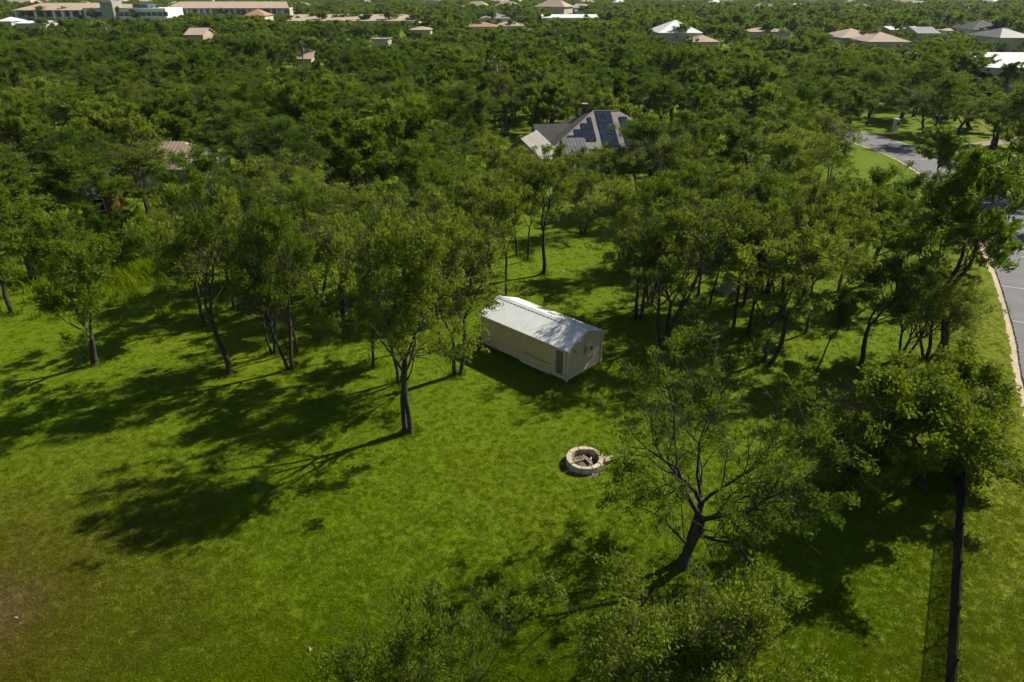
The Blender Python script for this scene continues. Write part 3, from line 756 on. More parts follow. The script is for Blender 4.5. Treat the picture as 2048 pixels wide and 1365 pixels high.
# solar panels: rows of modules on the front plane
def front(px_, t): return Vector((px_, 0.6 + 6.2*t, ez + (rz_-ez)*t))
nrm_f = (Vector((1, 0, 0)).cross(Vector((0, 6.2, rz_-ez)))).normalized()
sm = MB(); wq, lq = 0.98, 0.155
a, b, c_, d_ = Vector((0, 0, 0)), Vector((wq, 0, 0)), Vector((wq, 6.2*lq, (rz_-ez)*lq)), Vector((0, 6.2*lq, (rz_-ez)*lq))
sm.slab([a, b, c_, d_], 0.04); smesh = sm.mesh('solar_module'); smesh.materials.append(M_SOLAR)
def modules(x0, nx_, rows, t0):
    for i in range(nx_):
        for j in range(rows):
            t = t0 + j * 0.160; x = x0 + i * 1.0
            if x < 0.8 + 6.2*(t + lq) + 0.1 or x + 1 > 16.4 - 6.2*(t + lq): continue
            o = link('solar_panel', smesh, house); o.location = front(x, t) + nrm_f * 0.09
hm2 = MB(); b2, c2 = Vector((0.48, 0, 0)), Vector((0.48, 6.2*lq, (rz_-ez)*lq))
hm2.slab([a, b2, c2, d_], 0.04); hmesh = hm2.mesh('half_module'); hmesh.materials.append(M_SOLAR)
for j in range(1, 6):
    t = 0.03 + j*0.160; x = 0.8 + 6.2*(t + lq) + 0.05
    while x + 0.5 < 6.55 + 0.06*j:
        o = link('solar_panel', hmesh, house); o.location = front(x, t) + nrm_f * 0.09; x += 0.5
modules(7.15, 2, 6, 0.03); modules(10.0, 4, 6, 0.03)
# front wing with a gable towards the camera
wr, we = 4.95, 2.75
rb, rf_ = (-0.9, 1.6), (-3.4, -3.5); eb, ef = (1.53, 0.41), (-0.97, -4.69); lb_, lf_ = (-3.33, 2.79), (-5.83, -2.31)
roofplane('roof_plane', [(*ef, we), (*eb, we), (*rb, wr), (*rf_, wr)], M_SHINGLE)
roofplane('roof_plane', [(*lb_, we), (*lf_, we), (rf_[0]-0.01, rf_[1], wr), (rb[0]-0.01, rb[1], wr)], M_SHINGLE)
def ins(p_, f): return (p_[0] + (-2.15 - p_[0])*f, p_[1] + (-0.95 - p_[1])*f)
wl = [ins(ef, 0.12), ins(eb, 0.12), ins(lb_, 0.12), ins(lf_, 0.12)]
MB().hexa([(*q, 0) for q in wl], [(*q, 2.72) for q in wl]).build('wall', M_LIME, house)
for (e1, e2, r1) in ((wl[0], wl[3], ins(rf_, 0.12)), (wl[2], wl[1], ins(rb, 0.12))):
    mm = MB(); k2 = [ins(e1, 0.03), ins(e2, 0.03), ins(r1, 0.03)]
    mm.add([(*e1, 2.723), (*e2, 2.723), (*r1, 4.72), (*k2[0], 2.723), (*k2[1], 2.723), (*k2[2], 4.70)], [(1,0,2), (3,4,5), (0,3,5,2), (2,5,4,1), (0,1,4,3)]); mm.build('gable', M_LIME, house)
# left rear wing
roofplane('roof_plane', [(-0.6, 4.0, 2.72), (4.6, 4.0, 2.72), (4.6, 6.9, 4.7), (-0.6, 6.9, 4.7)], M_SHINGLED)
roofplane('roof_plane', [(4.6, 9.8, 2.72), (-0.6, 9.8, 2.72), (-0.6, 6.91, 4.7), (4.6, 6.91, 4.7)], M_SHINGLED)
# seamed metal porch roof
po = roofplane('porch_roof', [(1.6, -1.6, 2.62), (5.0, -1.6, 2.62), (5.0, 2.2, 3.84), (2.3, 2.2, 3.84)], M_SEAM, 0.05)
for i in range(7):
    x = 2.4 + 0.42*i - 0.2
    MB().slab([(x, -1.6, 2.66), (x+0.05, -1.6, 2.66), (x+0.05, 2.2, 3.88), (x, 2.2, 3.88)], 0.04).build('seam_rib', M_SEAM, po)
for x in (1.8, 3.3, 4.8): MB().box(x-0.08, x+0.08, -1.45, -1.29, 0, 2.56).build('porch_post', M_WHITE, house)
ch = MB().box(5.9, 6.5, 8.2, 8.8, 4.5, 6.75).build('chimney', M_SHINGLED, house)
MB().box(5.83, 6.57, 8.13, 8.87, 6.753, 6.86).build('chimney_cap', M_CONC, ch)
for x in (7.4, 10.2, 13.0):
    wv_ = MB().box(x-0.6, x+0.6, 1.16, 1.197, 0.9, 2.2).build('window', M_WHITE, house)
    MB().box(x-0.52, x+0.52, 1.14, 1.157, 0.98, 2.12).build('pane', M_GLASS, wv_)
dd = MB().box(3.4, 4.4, 1.15, 1.197, 0.08, 2.15).build('door', M_SHINGLED, house)
MB().tube((4.3, 1.15, 1.0), (4.3, 1.08, 1.0), 0.03, 0.03, 8).build('handle', M_DARK, dd)
MB().box(0.0, 5.6, -3.0, 1.15, -0.02, 0.06).build('patio', M_SAND, house)

# ------------------------------------------------------------------ other buildings
def hip_house(name, label, x, y, wd, dp, eave, ridge, rz, wallm, roofm, group=None, gable=False, nwin=3, cat='house', rib=0, z=0.0, chimney=False):
    o = empty(name, (x, y, z), rz)
    hw, hd = wd/2, dp/2; ovh = 0.5
    MB().box(-hw, hw, -hd, hd, -0.5, eave - 0.05).build('wall', wallm, o)
    ex, ey = hw + ovh, hd + ovh
    rl = ex if gable else max(ex - ey, 0.02)
    rf = empty_roof = None
    th_ = 0.14
    f_ = [(-ex, -ey, eave), (ex, -ey, eave), (rl, -0.005, ridge), (-rl, -0.005, ridge)]
    b_ = [(ex, ey, eave), (-ex, ey, eave), (-rl, 0.005, ridge), (rl, 0.005, ridge)]
    m1 = MB().slab(f_, th_).build('roof_plane', roofm, o); m2 = MB().slab(b_, th_).build('roof_plane', roofm, o)
    if gable:
        for s_ in (-1, 1):
            mm = MB(); xs = (s_*(hw-0.15), s_*hw)
            v_ = [(xs[0], -hd, eave-0.05), (xs[0], hd, eave-0.05), (xs[0], 0, ridge-0.2), (xs[1], -hd, eave-0.05), (xs[1], hd, eave-0.05), (xs[1], 0, ridge-0.2)]
            mm.add(v_, [(0,1,2), (5,4,3), (0,3,4,1), (1,4,5,2), (2,5,3,0)]); mm.build('gable', wallm, o)
    else:
        for s_ in (-1, 1):
            q = [(s_*ex, -s_*ey, eave), (s_*ex, s_*ey, eave), (s_*(rl+0.01), 0, ridge)]
            mm = MB(); a, b, c_ = [Vector(t) for t in q]; nn = (b-a).cross(c_-a).normalized()*th_
            mm.add([a, b, c_, a-nn, b-nn, c_-nn], [(0,1,2), (5,4,3), (0,3,4,1), (1,4,5,2), (2,5,3,0)]); mm.build('roof_plane', roofm, o)
    if rib:
        n_ = int(2*ex/rib)
        for i in range(n_):
            xx = -ex + (i+0.5)*rib
            t1 = 1.0 if abs(xx) <= rl else max(0.02, (ex-abs(xx))/(ex-rl))
            MB().slab([(xx-0.06, -ey, eave+0.05), (xx+0.06, -ey, eave+0.05), (xx+0.06, -ey+ey*t1, eave+(ridge-eave)*t1+0.05), (xx-0.06, -ey+ey*t1, eave+(ridge-eave)*t1+0.05)], 0.06).build('roof_rib', roofm, m1)
    for i in range(nwin):
        xx = -hw + wd*(i+0.5)/nwin
        wi = MB().box(xx-0.55, xx+0.55, -hd-0.035, -hd-0.003, 0.9, min(2.1, eave-0.3)).build('window', M_WHITE, o)
        MB().box(xx-0.47, xx+0.47, -hd-0.055, -hd-0.038, 0.98, min(2.02, eave-0.38)).build('pane', M_GLASS, wi)
    if chimney: MB().box(-rl*0.5-0.4, -rl*0.5+0.4, 0.3, 1.1, eave, ridge+1.0).build('chimney', wallm, o)
    return tag(o, label, cat, group)

hip_house('house', 'small house with weathered tan ribbed hip roof among the left trees', -37.2, 77.0, 8.6, 6.2, 2.7, 4.9, -0.15, M_LIME, M_TAN, rib=0.45)
hip_house('outbuilding', 'orange brick outbuilding with grey roof at far left behind trees', -39.9, 65.4, 3.0, 3.0, 2.4, 3.2, 0.25, M_BRICKS, M_GREYROOF, gable=True, nwin=1, cat='outbuilding', rib=0.5)
hip_house('outbuilding', 'teal sheet-roofed lean-to between the left brick outbuilding and tan-roofed house', -44.5, 73.5, 3.6, 3.0, 2.3, 2.7, 0.1, M_LIME, M_TEAL, gable=True, nwin=0, cat='outbuilding')

FARB = []          # (x0, y0, x1, y1, Y) view windows kept free of nearer tree crowns
def far_house(px, Y, py_eave, py_ridge, wpx, dp, label, wallm, roofm, gable=False, rz=0.0, nwin=3, keep=True, cat='house', name='house', chimney=False):
    ev = max(1.8, height_at(Y, py_eave)); rg_ = max(ev + 0.8, height_at(Y + dp/2, py_ridge))
    Z = Y*CP + (CAM_H - ev)*SP; X = (px - 1024)/F*Z; wd = wpx*Z/F
    o = hip_house(name, label, X, Y + dp/2, wd, dp, ev, rg_, rz, wallm, roofm, gable=gable, nwin=nwin, cat=cat, chimney=chimney)
    if keep: FARB.append((px - wpx/2 - 4, py_ridge - 2, px + wpx/2 + 4, py_eave - 1, Y))
    return o
far_house(1361, 262, 66, 40, 84, 20, 'house with tall white pyramid roof rising from the trees', M_BUFF, M_WHITE, cat='house')
far_house(1412, 250, 84, 70, 52, 12, 'tan hip-roofed house just below the white pyramid roof', M_BUFF, M_TAN)
far_house(1543, 300, 64, 54, 78, 14, 'low tan hip-roofed house right of the white pyramid roof', M_BUFF, M_TAN)
far_house(1722, 235, 76, 57, 74, 16, 'left wing house of the pair with broad beige hip roofs', M_BUFF, M_PINK)
far_house(1779, 222, 84, 64, 80, 14, 'right wing house of the pair with broad beige hip roofs', M_BUFF, M_PINK, chimney=True)
far_house(1858, 290, 67, 54, 42, 14, 'small dark grey gabled house left of the black-roofed one', M_BUFF, M_GREYROOF, gable=True)
far_house(1985, 290, 60, 40, 80, 18, 'black hip-roofed house at the upper right', M_BUFF, M_BLACKROOF)
far_house(1922, 300, 62, 53, 54, 14, 'house with low tan roof left of the black-roofed house', M_BUFF, M_TAN)
far_house(2036, 240, 76, 56, 70, 18, 'pale grey hip-roofed house at the right edge below the black roof', M_BUFF, M_SEAM)
far_house(1812, 320, 60, 53, 60, 12, 'low white flat-looking roof right of the beige hip roofs', M_BUFF, M_WHITE, gable=True)
far_house(965, 360, 54, 44, 56, 16, 'left terracotta house of the pair near the top centre', M_BUFF, M_TERRA)
far_house(1018, 370, 52, 42, 56, 16, 'right terracotta house of the pair near the top centre', M_BUFF, M_PINK)
far_house(990, 430, 37, 25, 58, 22, 'building with pointed pale grey roof above the terracotta pair', M_WHITE, M_GREYROOF, cat='building', name='building')
far_house(1140, 440, 36, 29, 110, 20, 'long white-roofed building right of the terracotta pair', M_BUFF, M_WHITE, gable=True, nwin=7, cat='building', name='building')
far_house(1140, 560, 24, 18, 56, 20, 'small white flat building above the long white-roofed one', M_WHITE, M_TAN, gable=True, cat='building', name='building')
far_house(700, 400, 42, 29, 250, 45, 'very wide building with low buff roof at the top left of centre', M_BUFF, M_TAN, gable=True, nwin=10, cat='building', name='building')
far_house(508, 390, 32, 18, 42, 14, 'terracotta hip-roofed house in front of the long tan arcade', M_BUFF, M_TERRA)
far_house(388, 235, 70, 56, 34, 10, 'pinkish house alone in the left woods', M_PINK, M_PINK, gable=True, nwin=2)
far_house(605, 190, 118, 100, 34, 8, 'small cream house in a sunny gap of the left woods', M_BUFF, M_TAN, gable=True, nwin=3)
far_house(60, 330, 47, 42, 60, 12, 'low white flat-roofed house below the left end of the office block', M_BUFF, M_WHITE, gable=True)
far_house(8, 330, 43, 34, 26, 10, 'pale roofed house at the left edge below the office block', M_BUFF, M_WHITE)
far_house(760, 250, 78, 72, 30, 8, 'small tan roof poking out of the centre-left woods', M_BUFF, M_TAN)
far_house(935, 136, 188, 183, 24, 3.5, 'low white carport roof glimpsed deep in the centre woods', M_LIME, M_WHITE, gable=True, nwin=0, cat='carport', name='carport', keep=False)
far_house(840, 300, 60, 53, 40, 10, 'small grey-brown roofed house left of the terracotta pair', M_BUFF, M_TAN)

# big white-roofed building at the right edge
o = empty('building', (114.5, 150, 0))
MB().box(-16, 22, 0, 34, 0, 4.3).build('wall', M_BUFF, o)
m = MB(); pts = [(-17 + 3*(1-math.cos(t)) , -1 + 0) for t in (0,)]
outl = [(-14 - 4*math.sin(t), 1.5 - 3.5*math.cos(t)) for t in np.linspace(0, math.pi/2, 6)]
ring = outl + [(-18, 35), (23, 35), (23, -2)]
n = len(ring)
m.add([(x, y, 4.32) for x, y in ring] + [(x, y, 5.5) for x, y in ring], [tuple(range(n-1, -1, -1)), tuple(range(n, 2*n))] + [(i, (i+1) % n, n+(i+1) % n, n+i) for i in range(n)])
bm_ = m.build('roof', M_WHITE, o)
ms = MB()
ms.box(-15, 22.5, -2.06, -2.004, 4.45, 5.1); ms.build('fascia_band', M_GREYROOF, bm_)
for i in range(6):
    x = -13 + 5.5*i
    wi = MB().box(x-1.6, x+1.6, -0.05, -0.004, 0.8, 3.4).build('window', M_WHITE, o)
    MB().box(x-1.5, x+1.5, -0.09, -0.054, 0.9, 3.3).build('pane', M_BLUEGLASS, wi)
tag(o, 'large building with flat white rounded-corner roof at the right edge', 'building')
pq = project((108, 148, 5)); FARB.append((1965, 100, 2060, 152, 146))

# white office block with its tower at the top left
OY = 455.0; OZ = OY*CP + 14*SP
def ox(px): return (px - 1024)/F*OZ
o = empty('office_block', (ox(180), OY, 0))
def lx(px): return ox(px) - ox(180)
ob_h = height_at(OY, 17); oh2 = height_at(OY, 15)
# right half: white walls with window grid
MB().box(lx(168), lx(332), 0, 24, 0, ob_h).build('wall', M_WHITE, o)
MB().box(lx(262), lx(292), 4, 16, ob_h, ob_h + 2.2).build('roof_plant', M_BLUEGLASS, o)
zr = [height_at(OY, 33), height_at(OY, 22)]
for rz0 in (ob_h - 4.4, ob_h - 8.6):
    for px in list(range(174, 210, 9)) + list(range(239, 330, 11)):
        wi = MB().box(lx(px)-0.6, lx(px)+2.6, -0.08, -0.005, rz0, rz0 + 2.6).build('window', M_WHITE, o)
        MB().box(lx(px)-0.4, lx(px)+2.4, -0.14, -0.085, rz0 + 0.2, rz0 + 2.4).build('pane', M_BLUEGLASS, wi)
tw = MB().box(lx(211), lx(235), -4, 8, 0, height_at(OY-4, 3)).build('tower', M_CONC, o)
MB().box(lx(213), lx(233), -4.12, -4.004, height_at(OY-4, 12), height_at(OY-4, 9)).build('tower_band', M_GREYROOF, tw)
# left half: glazed front between white piers under a tan roof
gh = height_at(OY, 21)
MB().box(lx(30), lx(166), 1.5, 24, 0, gh).build('glass_front', M_BLUEGLASS, o)
for px in (31, 50, 70, 90, 107, 125, 142, 160):
    MB().box(lx(px)-0.8, lx(px)+0.8, 0, 1.45, 0, gh).build('pier', M_WHITE if px % 3 else M_TERRA, o)
MB().box(lx(30), lx(166), 0.6, 1.4, gh*0.45, gh*0.52).build('floor_band', M_WHITE, o)
MB().slab([(lx(27), -1, gh + 0.1), (lx(167), -1, gh + 0.1), (lx(168), 20, gh + 3.6), (lx(48), 20, gh + 3.6)], 0.3).build('roof', M_TAN, o)
MB().slab([(lx(168), -0.5, ob_h + 0.12), (lx(258), -0.5, ob_h + 0.12), (lx(256), 16, ob_h + 2.0), (lx(168), 16, ob_h + 2.0)], 0.2).build('roof', M_TAN, o)
tag(o, 'long white office block with blue windows and a pale tower at the top left', 'office block')
FARB.append((24, 2, 335, 36, OY))
# long arcade building right of it
AY = 490.0; AZ = AY*CP + 15*SP
def ax(px): return (px - 1024)/F*AZ
o = empty('arcade_building', (ax(455), AY, 0)); ah = height_at(AY, 17)
def qx(px): return ax(px) - ax(455)
MB().box(qx(334), qx(578), 2, 26, 0, ah).build('wall', M_BUFF, o)
for i, px in enumerate(range(338, 574, 12)):
    MB().box(qx(px)-0.5, qx(px)+0.5, 0.6, 1.9, 0, ah).build('pier', M_WHITE if i % 4 else M_TERRA, o)
    wi = MB().box(qx(px)+0.7, qx(px+12)-0.7, 1.9, 1.99, 0.4, ah*0.86).build('shop_window', M_BLUEGLASS if i % 5 != 3 else M_WHITE, o)
MB().slab([(qx(331), -0.5, ah + 0.1), (qx(580), -0.5, ah + 0.1), (qx(560), 18, ah + 3.6), (qx(340), 18, ah + 3.6)], 0.3).build('roof', M_TAN, o)
tag(o, 'long low arcade building with tan roof right of the white office block', 'building')
FARB.append((330, 6, 582, 26, AY))

# tiny far houses
rng = random.Random(77); GD = 'tiny houses of the distant town'
wm, rm = {}, {}
def tiny(i, X, Y, z, s, mat_w, mat_r):
    key = (mat_w.name, mat_r.name)
    if key not in wm:
        a = MB().box(-7, 7, -5, 5, -6, 3.4).mesh('tiny_wall'); a.materials.append(mat_w)
        b = MB()
        b.add([(-7.6,-5.6,3.4), (7.6,-5.6,3.4), (7.6,5.6,3.4), (-7.6,5.6,3.4), (-3, 0, 6), (3, 0, 6)], [(0,1,5,4), (1,2,5), (2,3,4,5), (3,0,4), (3,2,1,0)])
        b = b.mesh('tiny_roof'); b.materials.append(mat_r); wm[key] = a; rm[key] = b
    o = empty('distant_house', (X, Y, z), rng.uniform(-0.5, 0.5)); o.scale = (s, s, s)
    link('wall', wm[key], o); link('roof', rm[key], o)
    tag(o, 'tiny pale house of the distant town near the top edge', 'house', GD)
TINY = []
for i in range(190):
    Y = rng.uniform(520, 1700); X = rng.uniform(-0.74, 0.74)*Y*CP
    z = terrain_z(X, Y)
    big = rng.random() < 0.14
    tiny(i, X, Y, z + (4.5 if Y > 700 else 3.0), rng.uniform(1.1, 1.6) if big else rng.uniform(0.6, 1.15), rng.choice([M_WHITE, M_BUFF, M_WHITE]), rng.choice([M_PINK, M_TAN, M_WHITE, M_GREYROOF, M_TERRA, M_BUFF]))
    TINY.append((X, Y))

# ------------------------------------------------------------------ woods
rng = random.Random(41)
def near_line(x, y, line, d):
    return any((q.x-x)**2 + (q.y-y)**2 < d*d for q in line)
ROADC = offset(LEFT, ROAD_W/2)
def blocked(x, y, W, H):
    if near_line(x, y, ROADC, ROAD_W/2 + 1.8): return True
    if near_line(x, y, drive, 3.2): return True
    lx_, ly_ = (x-HO.x), (y-HO.y)
    p_, q_ = lx_*0.995 + ly_*0.105, -lx_*0.105 + ly_*0.995
    if -6.0 < p_ < 17.5 and -6.0 < q_ < 14.5: return True
    if -43 < x < -31.5 and 72.5 < y < 81.5: return True
    if -47 < x < -38 and 63 < y < 75.5: return True
    if 108-8 < x < 150 and 145 < y < 190: return True
    # lawn clearing behind the shed and weedy clearing on the left
    if 0.5 < x < 10.5 and y < 66: return True
    if (x+31)**2 + (y-57)**2 < 60: return True
    return False
def view_blocked(x, y, W, H):
    cx_, cy_ = project((x, y, H)); Z = y*CP + (CAM_H-H*0.6)*SP; hw = W*0.5*F/Z; bx_, by_ = project((x, y, 0))
    for x0, y0, x1, y1, Yb in FARB:
        if y < Yb and cx_ + hw > x0 and cx_ - hw < x1 and cy_ < y1 - 1 and by_ > y0: return True
    return False
KEEP = [(1050, 222, 1205, 284, 82), (372, 305, 396, 336, 76), (1752, 286, 1830, 330, 96), (1835, 300, 1850, 322, 90), (2015, 312, 2040, 350, 80)]
FARB += KEEP
cand = []
spots = []
y = 54.0
grid = {}
def ok(x, y, d):
    gx, gy = int(x//8), int(y//8)
    for i in range(gx-2, gx+3):
        for j in range(gy-2, gy+3):
            for (a, b, e) in grid.get((i, j), ()):
                if (a-x)**2 + (b-y)**2 < ((d+e)*0.5)**2: return False
    return True
for (a, b, W) in PLACED: grid.setdefault((int(a//8), int(b//8)), []).append((a, b, 6.0))
tries = 0
while tries < 26000:
    tries += 1
    Y = math.sqrt(rng.uniform(49**2, 640**2)) if tries > 9000 else math.sqrt(rng.uniform(49**2, 200**2))
    X = rng.uniform(-0.86, 0.86)*(Y*CP + 8)
    if Y < 50: continue
    H = rng.uniform(7.2, 10.8); W = rng.uniform(6.8, 9.8)
    d = rng.uniform(4.6, 7.2) if Y < 200 else rng.uniform(6.5, 10)
    if 11 < X < 46 and Y < 84: d *= 1.45
    if X > 52 and Y < 112: d *= 1.35
    if not ok(X, Y, d) or blocked(X, Y, W, H): continue
    if view_blocked(X, Y, W, H):
        H = rng.uniform(4.4, 6.2); W = rng.uniform(4.2, 5.6)
        if view_blocked(X, Y, W, H): continue
    grid.setdefault((int(X//8), int(Y//8)), []).append((X, Y, d))
    spots.append((X, Y, H, W))
spots.sort(key=lambda q: q[1])
# extra shrubs and trees across the road
NT = 300 - len(PLACED)
def zone(X, Y):
    bx_, _ = project((X, Y, 5))
    if X > 52 and Y < 130: return 'leafy tree on the far side of the grey road', 'trees across the road'
    if Y < 78:
        if X < -18: return 'leafy tree at the front edge of the left-hand woods', 'front edge of the left woods'
        if X < 12: return 'leafy tree in front of the grey-roofed house', 'trees in front of the house'
        return 'leafy tree between the right grove and the road', 'trees between grove and road'
    if bx_ < 700: return 'tree of the dense left-hand woods behind the front row', 'dense left woods'
    if bx_ < 1300: return 'tree of the dense woods behind and beside the grey-roofed house', 'dense centre woods'
    return 'tree of the dense right-hand woods beyond the road bend', 'dense right woods'
WK = ['wood_a', 'wood_b', 'wood_c', 'wood_d', 'wood_e', 'grove_d', 'grove_e', 'grove_c']
for i, (X, Y, H, W) in enumerate(spots[:NT]):
    lab, grp = zone(X, Y)
    key = rng.choice(WK if Y > 75 else ['grove_a', 'grove_c', 'grove_d', 'grove_e', 'wood_a', 'wood_b', 'wood_c', 'wood_d'])
    put_tree('broadleaf_tree', lab, (X, Y, 0), H, W, key, rng.uniform(0, 6.283), group=grp, tilt=(rng.uniform(-2, 2), rng.uniform(-2, 2)))

ORD = ['first', 'second', 'third', 'fourth', 'fifth', 'sixth', 'seventh', 'eighth', 'ninth', 'tenth', 'eleventh', 'twelfth', 'thirteenth', 'fourteenth', 'fifteenth', 'sixteenth']
def number_off(group, phrase):
    obs = sorted([q for q in COL.objects if q.get('group') == group], key=lambda q: project(q.location)[0])
    if len(obs) <= 16:
        for i, q in enumerate(obs): q['label'] = '%s from the left of the %s' % (ORD[i], phrase)
number_off('crowded back of the right grove', 'slim trees crowded at the back of the right-hand grove')
number_off('dark trees behind the road bend', 'dark trees behind the grey road bend')
number_off('crowded middle grove', 'trees crowded between the left lawn and the shed')
number_off('front edge of the left woods', 'leafy trees along the front edge of the left woods')
number_off('trees in front of the house', 'leafy trees in front of the grey-roofed house')
number_off('trees between grove and road', 'leafy trees between the right grove and the road')

# instanced far wood
def source_collection(name, items):
    c_ = bpy.data.collections.new(name)
    for nm, me in items:
        c_.objects.link(bpy.data.objects.new(nm, me))
    return c_
def joined(key):
    tm, cm, h, w_ = VAR[key]
    bm = bmesh.new(); bm.from_mesh(cm); n0 = len(bm.faces); bm.from_mesh(tm)
    bm.faces.ensure_lookup_table()
    for f_ in bm.faces[n0:]: f_.material_index = 1
    me = bpy.data.meshes.new('far_tree'); bm.to_mesh(me); bm.free()
    me.materials.append(cm.materials[0]); me.materials.append(M_BARK); return me
def scatter(name, pts, scl, rots, coll, mat, kind='stuff', label=None, cat=None, pick=None):
    me = bpy.data.meshes.new(name)
    n = len(pts); me.vertices.add(n); me.vertices.foreach_set('co', np.asarray(pts, np.float32).ravel())
    a = me.attributes.new('scl', 'FLOAT_VECTOR', 'POINT'); a.data.foreach_set('vector', np.asarray(scl, np.float32).ravel())
    a = me.attributes.new('rot', 'FLOAT_VECTOR', 'POINT'); a.data.foreach_set('vector', np.asarray(rots, np.float32).ravel())
    a = me.attributes.new('pick', 'INT', 'POINT'); a.data.foreach_set('value', np.asarray(pick, np.int32))
    o = link(name, me)
    ng = bpy.data.node_groups.new(name, 'GeometryNodeTree')
    ng.interface.new_socket('Geometry', in_out='INPUT', socket_type='NodeSocketGeometry')
    ng.interface.new_socket('Geometry', in_out='OUTPUT', socket_type='NodeSocketGeometry')
    N = ng.nodes.new; L_ = ng.links.new
    i_, o_ = N('NodeGroupInput'), N('NodeGroupOutput')
    ci = N('GeometryNodeCollectionInfo'); ci.inputs['Collection'].default_value = coll
    ci.inputs['Separate Children'].default_value = True; ci.inputs['Reset Children'].default_value = True
    ip = N('GeometryNodeInstanceOnPoints'); ip.inputs['Pick Instance'].default_value = True
    def attr(nm, typ):
        q = N('GeometryNodeInputNamedAttribute'); q.data_type = typ; q.inputs[0].default_value = nm; return q.outputs[0]
    e2r = N('FunctionNodeEulerToRotation'); L_(attr('rot', 'FLOAT_VECTOR'), e2r.inputs[0])
    L_(i_.outputs[0], ip.inputs['Points']); L_(ci.outputs[0], ip.inputs['Instance'])
    L_(attr('pick', 'INT'), ip.inputs['Instance Index']); L_(e2r.outputs[0], ip.inputs['Rotation']); L_(attr('scl', 'FLOAT_VECTOR'), ip.inputs['Scale'])
    L_(ip.outputs[0], o_.inputs[0])
    md = o.modifiers.new('scatter', 'NODES'); md.node_group = ng
    return tag(o, label, cat, kind=kind)
cw = source_collection('wood_sources', [('far_source_%d' % i, joined('wood_' + q)) for i, q in enumerate('abcde')] + [('far_tiny_source_%d' % i, joined('far_' + q)) for i, q in enumerate('abcd')])
names = sorted(ob.name for ob in cw.objects)
near_idx = [i for i, q in enumerate(names) if q.startswith('far_source')]; tiny_idx = [i for i, q in enumerate(names) if q.startswith('far_tiny')]
pts, scl, rots, pick = [], [], [], []
for X, Y, H, W in spots[NT:]:
    far = Y > 260
    pts.append((X, Y, 0)); pick.append(rng.choice(tiny_idx if far else near_idx))
    h0, w0 = (9.0, 8.2) if far else (9.5, 7.4)
    scl.append((W/w0*1.1, W/w0*1.1, H/h0)); rots.append((0, 0, rng.uniform(0, 6.283)))
for i in range(9000):
    Y = 600 + 1500 * rng.random() ** 1.3; X = rng.uniform(-0.8, 0.8)*Y*CP
    if any(abs(X-a) < 9 and -14 < Y-b < 0 for a, b in TINY): continue
    s_ = rng.uniform(0.8, 1.25) * (1.0 + (Y-600)/2200)
    pts.append((X, Y, terrain_z(X, Y) - 0.3)); pick.append(rng.choice(tiny_idx)); scl.append((s_*1.3, s_*1.3, s_*0.8)); rots.append((0, 0, rng.uniform(0, 6.283)))
scatter('woodland', pts, scl, rots, cw, None, label='far-off green woodland stretching to the hazy horizon', cat='woodland', pick=pick)

# ------------------------------------------------------------------ turf blades and weeds
def tuft_mesh(seed, nb_, hgt, spread, wd):
    q = random.Random(seed); m = MB()
    for i in range(nb_):
        a = q.uniform(0, 6.283); r = spread*math.sqrt(q.random()); b = q.uniform(0, 6.283); h = hgt*q.uniform(0.5, 1.2); ln = h*q.uniform(0.2, 0.9)
        x, y_ = r*math.cos(a), r*math.sin(a); c_, s_ = math.cos(b), math.sin(b)
        m.add([(x - s_*wd, y_ + c_*wd, 0), (x + s_*wd, y_ - c_*wd, 0), (x + c_*ln*0.5 + s_*wd*0.7, y_ + s_*ln*0.5 - c_*wd*0.7, h*0.7), (x + c_*ln*0.5 - s_*wd*0.7, y_ + s_*ln*0.5 + c_*wd*0.7, h*0.7), (x + c_*ln, y_ + s_*ln, h)], [(0,1,2,3), (3,2,4)])
    me = m.mesh('tuft'); me.materials.append(M_BLADE); return me
cg = source_collection('tuft_sources', [('tuft_source_%d' % i, tuft_mesh(900+i, 18, 0.062, 0.16, 0.009)) for i in range(4)] + [('weed_source_%d' % i, tuft_mesh(950+i, 22, 0.55, 0.30, 0.02)) for i in range(2)])
rg = np.random.default_rng(6)
n = 140000
v_ = rg.uniform(0.02, 1.0, n)
Y = 9.0 / (1 - v_ * (1 - 9.0/58.0)) ; X = rg.uniform(-0.80, 0.80, n)*(Y*CP + 9.5)
keepm = np.ones(n, bool)
RL = np.array([(q.x, q.y) for q in LEFT]); lxr = np.interp(Y, RL[:, 1], RL[:, 0]); keepm &= X < lxr - 0.5
keepm &= np.hypot(X - fc.x, Y - fc.y) > 1.0
ca, sa = math.cos(A_LONG), math.sin(A_LONG); dx, dy = X - C0.x, Y - C0.y; lx2, ly2 = dx*ca + dy*sa, -dx*sa + dy*ca
keepm &= ~((lx2 > -0.1) & (lx2 < SL+0.1) & (ly2 < 0.1) & (ly2 > -SW_-0.1))
X, Y = X[keepm], Y[keepm]; n = len(X)
wv = 0.5 + 0.5*np.sin(X*1.9 + 2*np.sin(Y*0.9))*np.sin(Y*2.3 + 1.5*np.sin(X*1.3))
s_ = rg.uniform(0.55, 1.0, n) * (0.86 + 0.12*wv) * (1 + 0.008*Y)
ex, ey, es = [], [], []
for (a_, b_, w_) in PLACED:
    if b_ < 62:
        m_ = 22; rad_ = 0.15 + 0.5*rg.random(m_)**1.5; an_ = rg.uniform(0, 6.283, m_)
        ex += list(a_ + rad_*np.cos(an_)); ey += list(b_ + rad_*np.sin(an_)); es += list(rg.uniform(1.4, 2.8, m_))
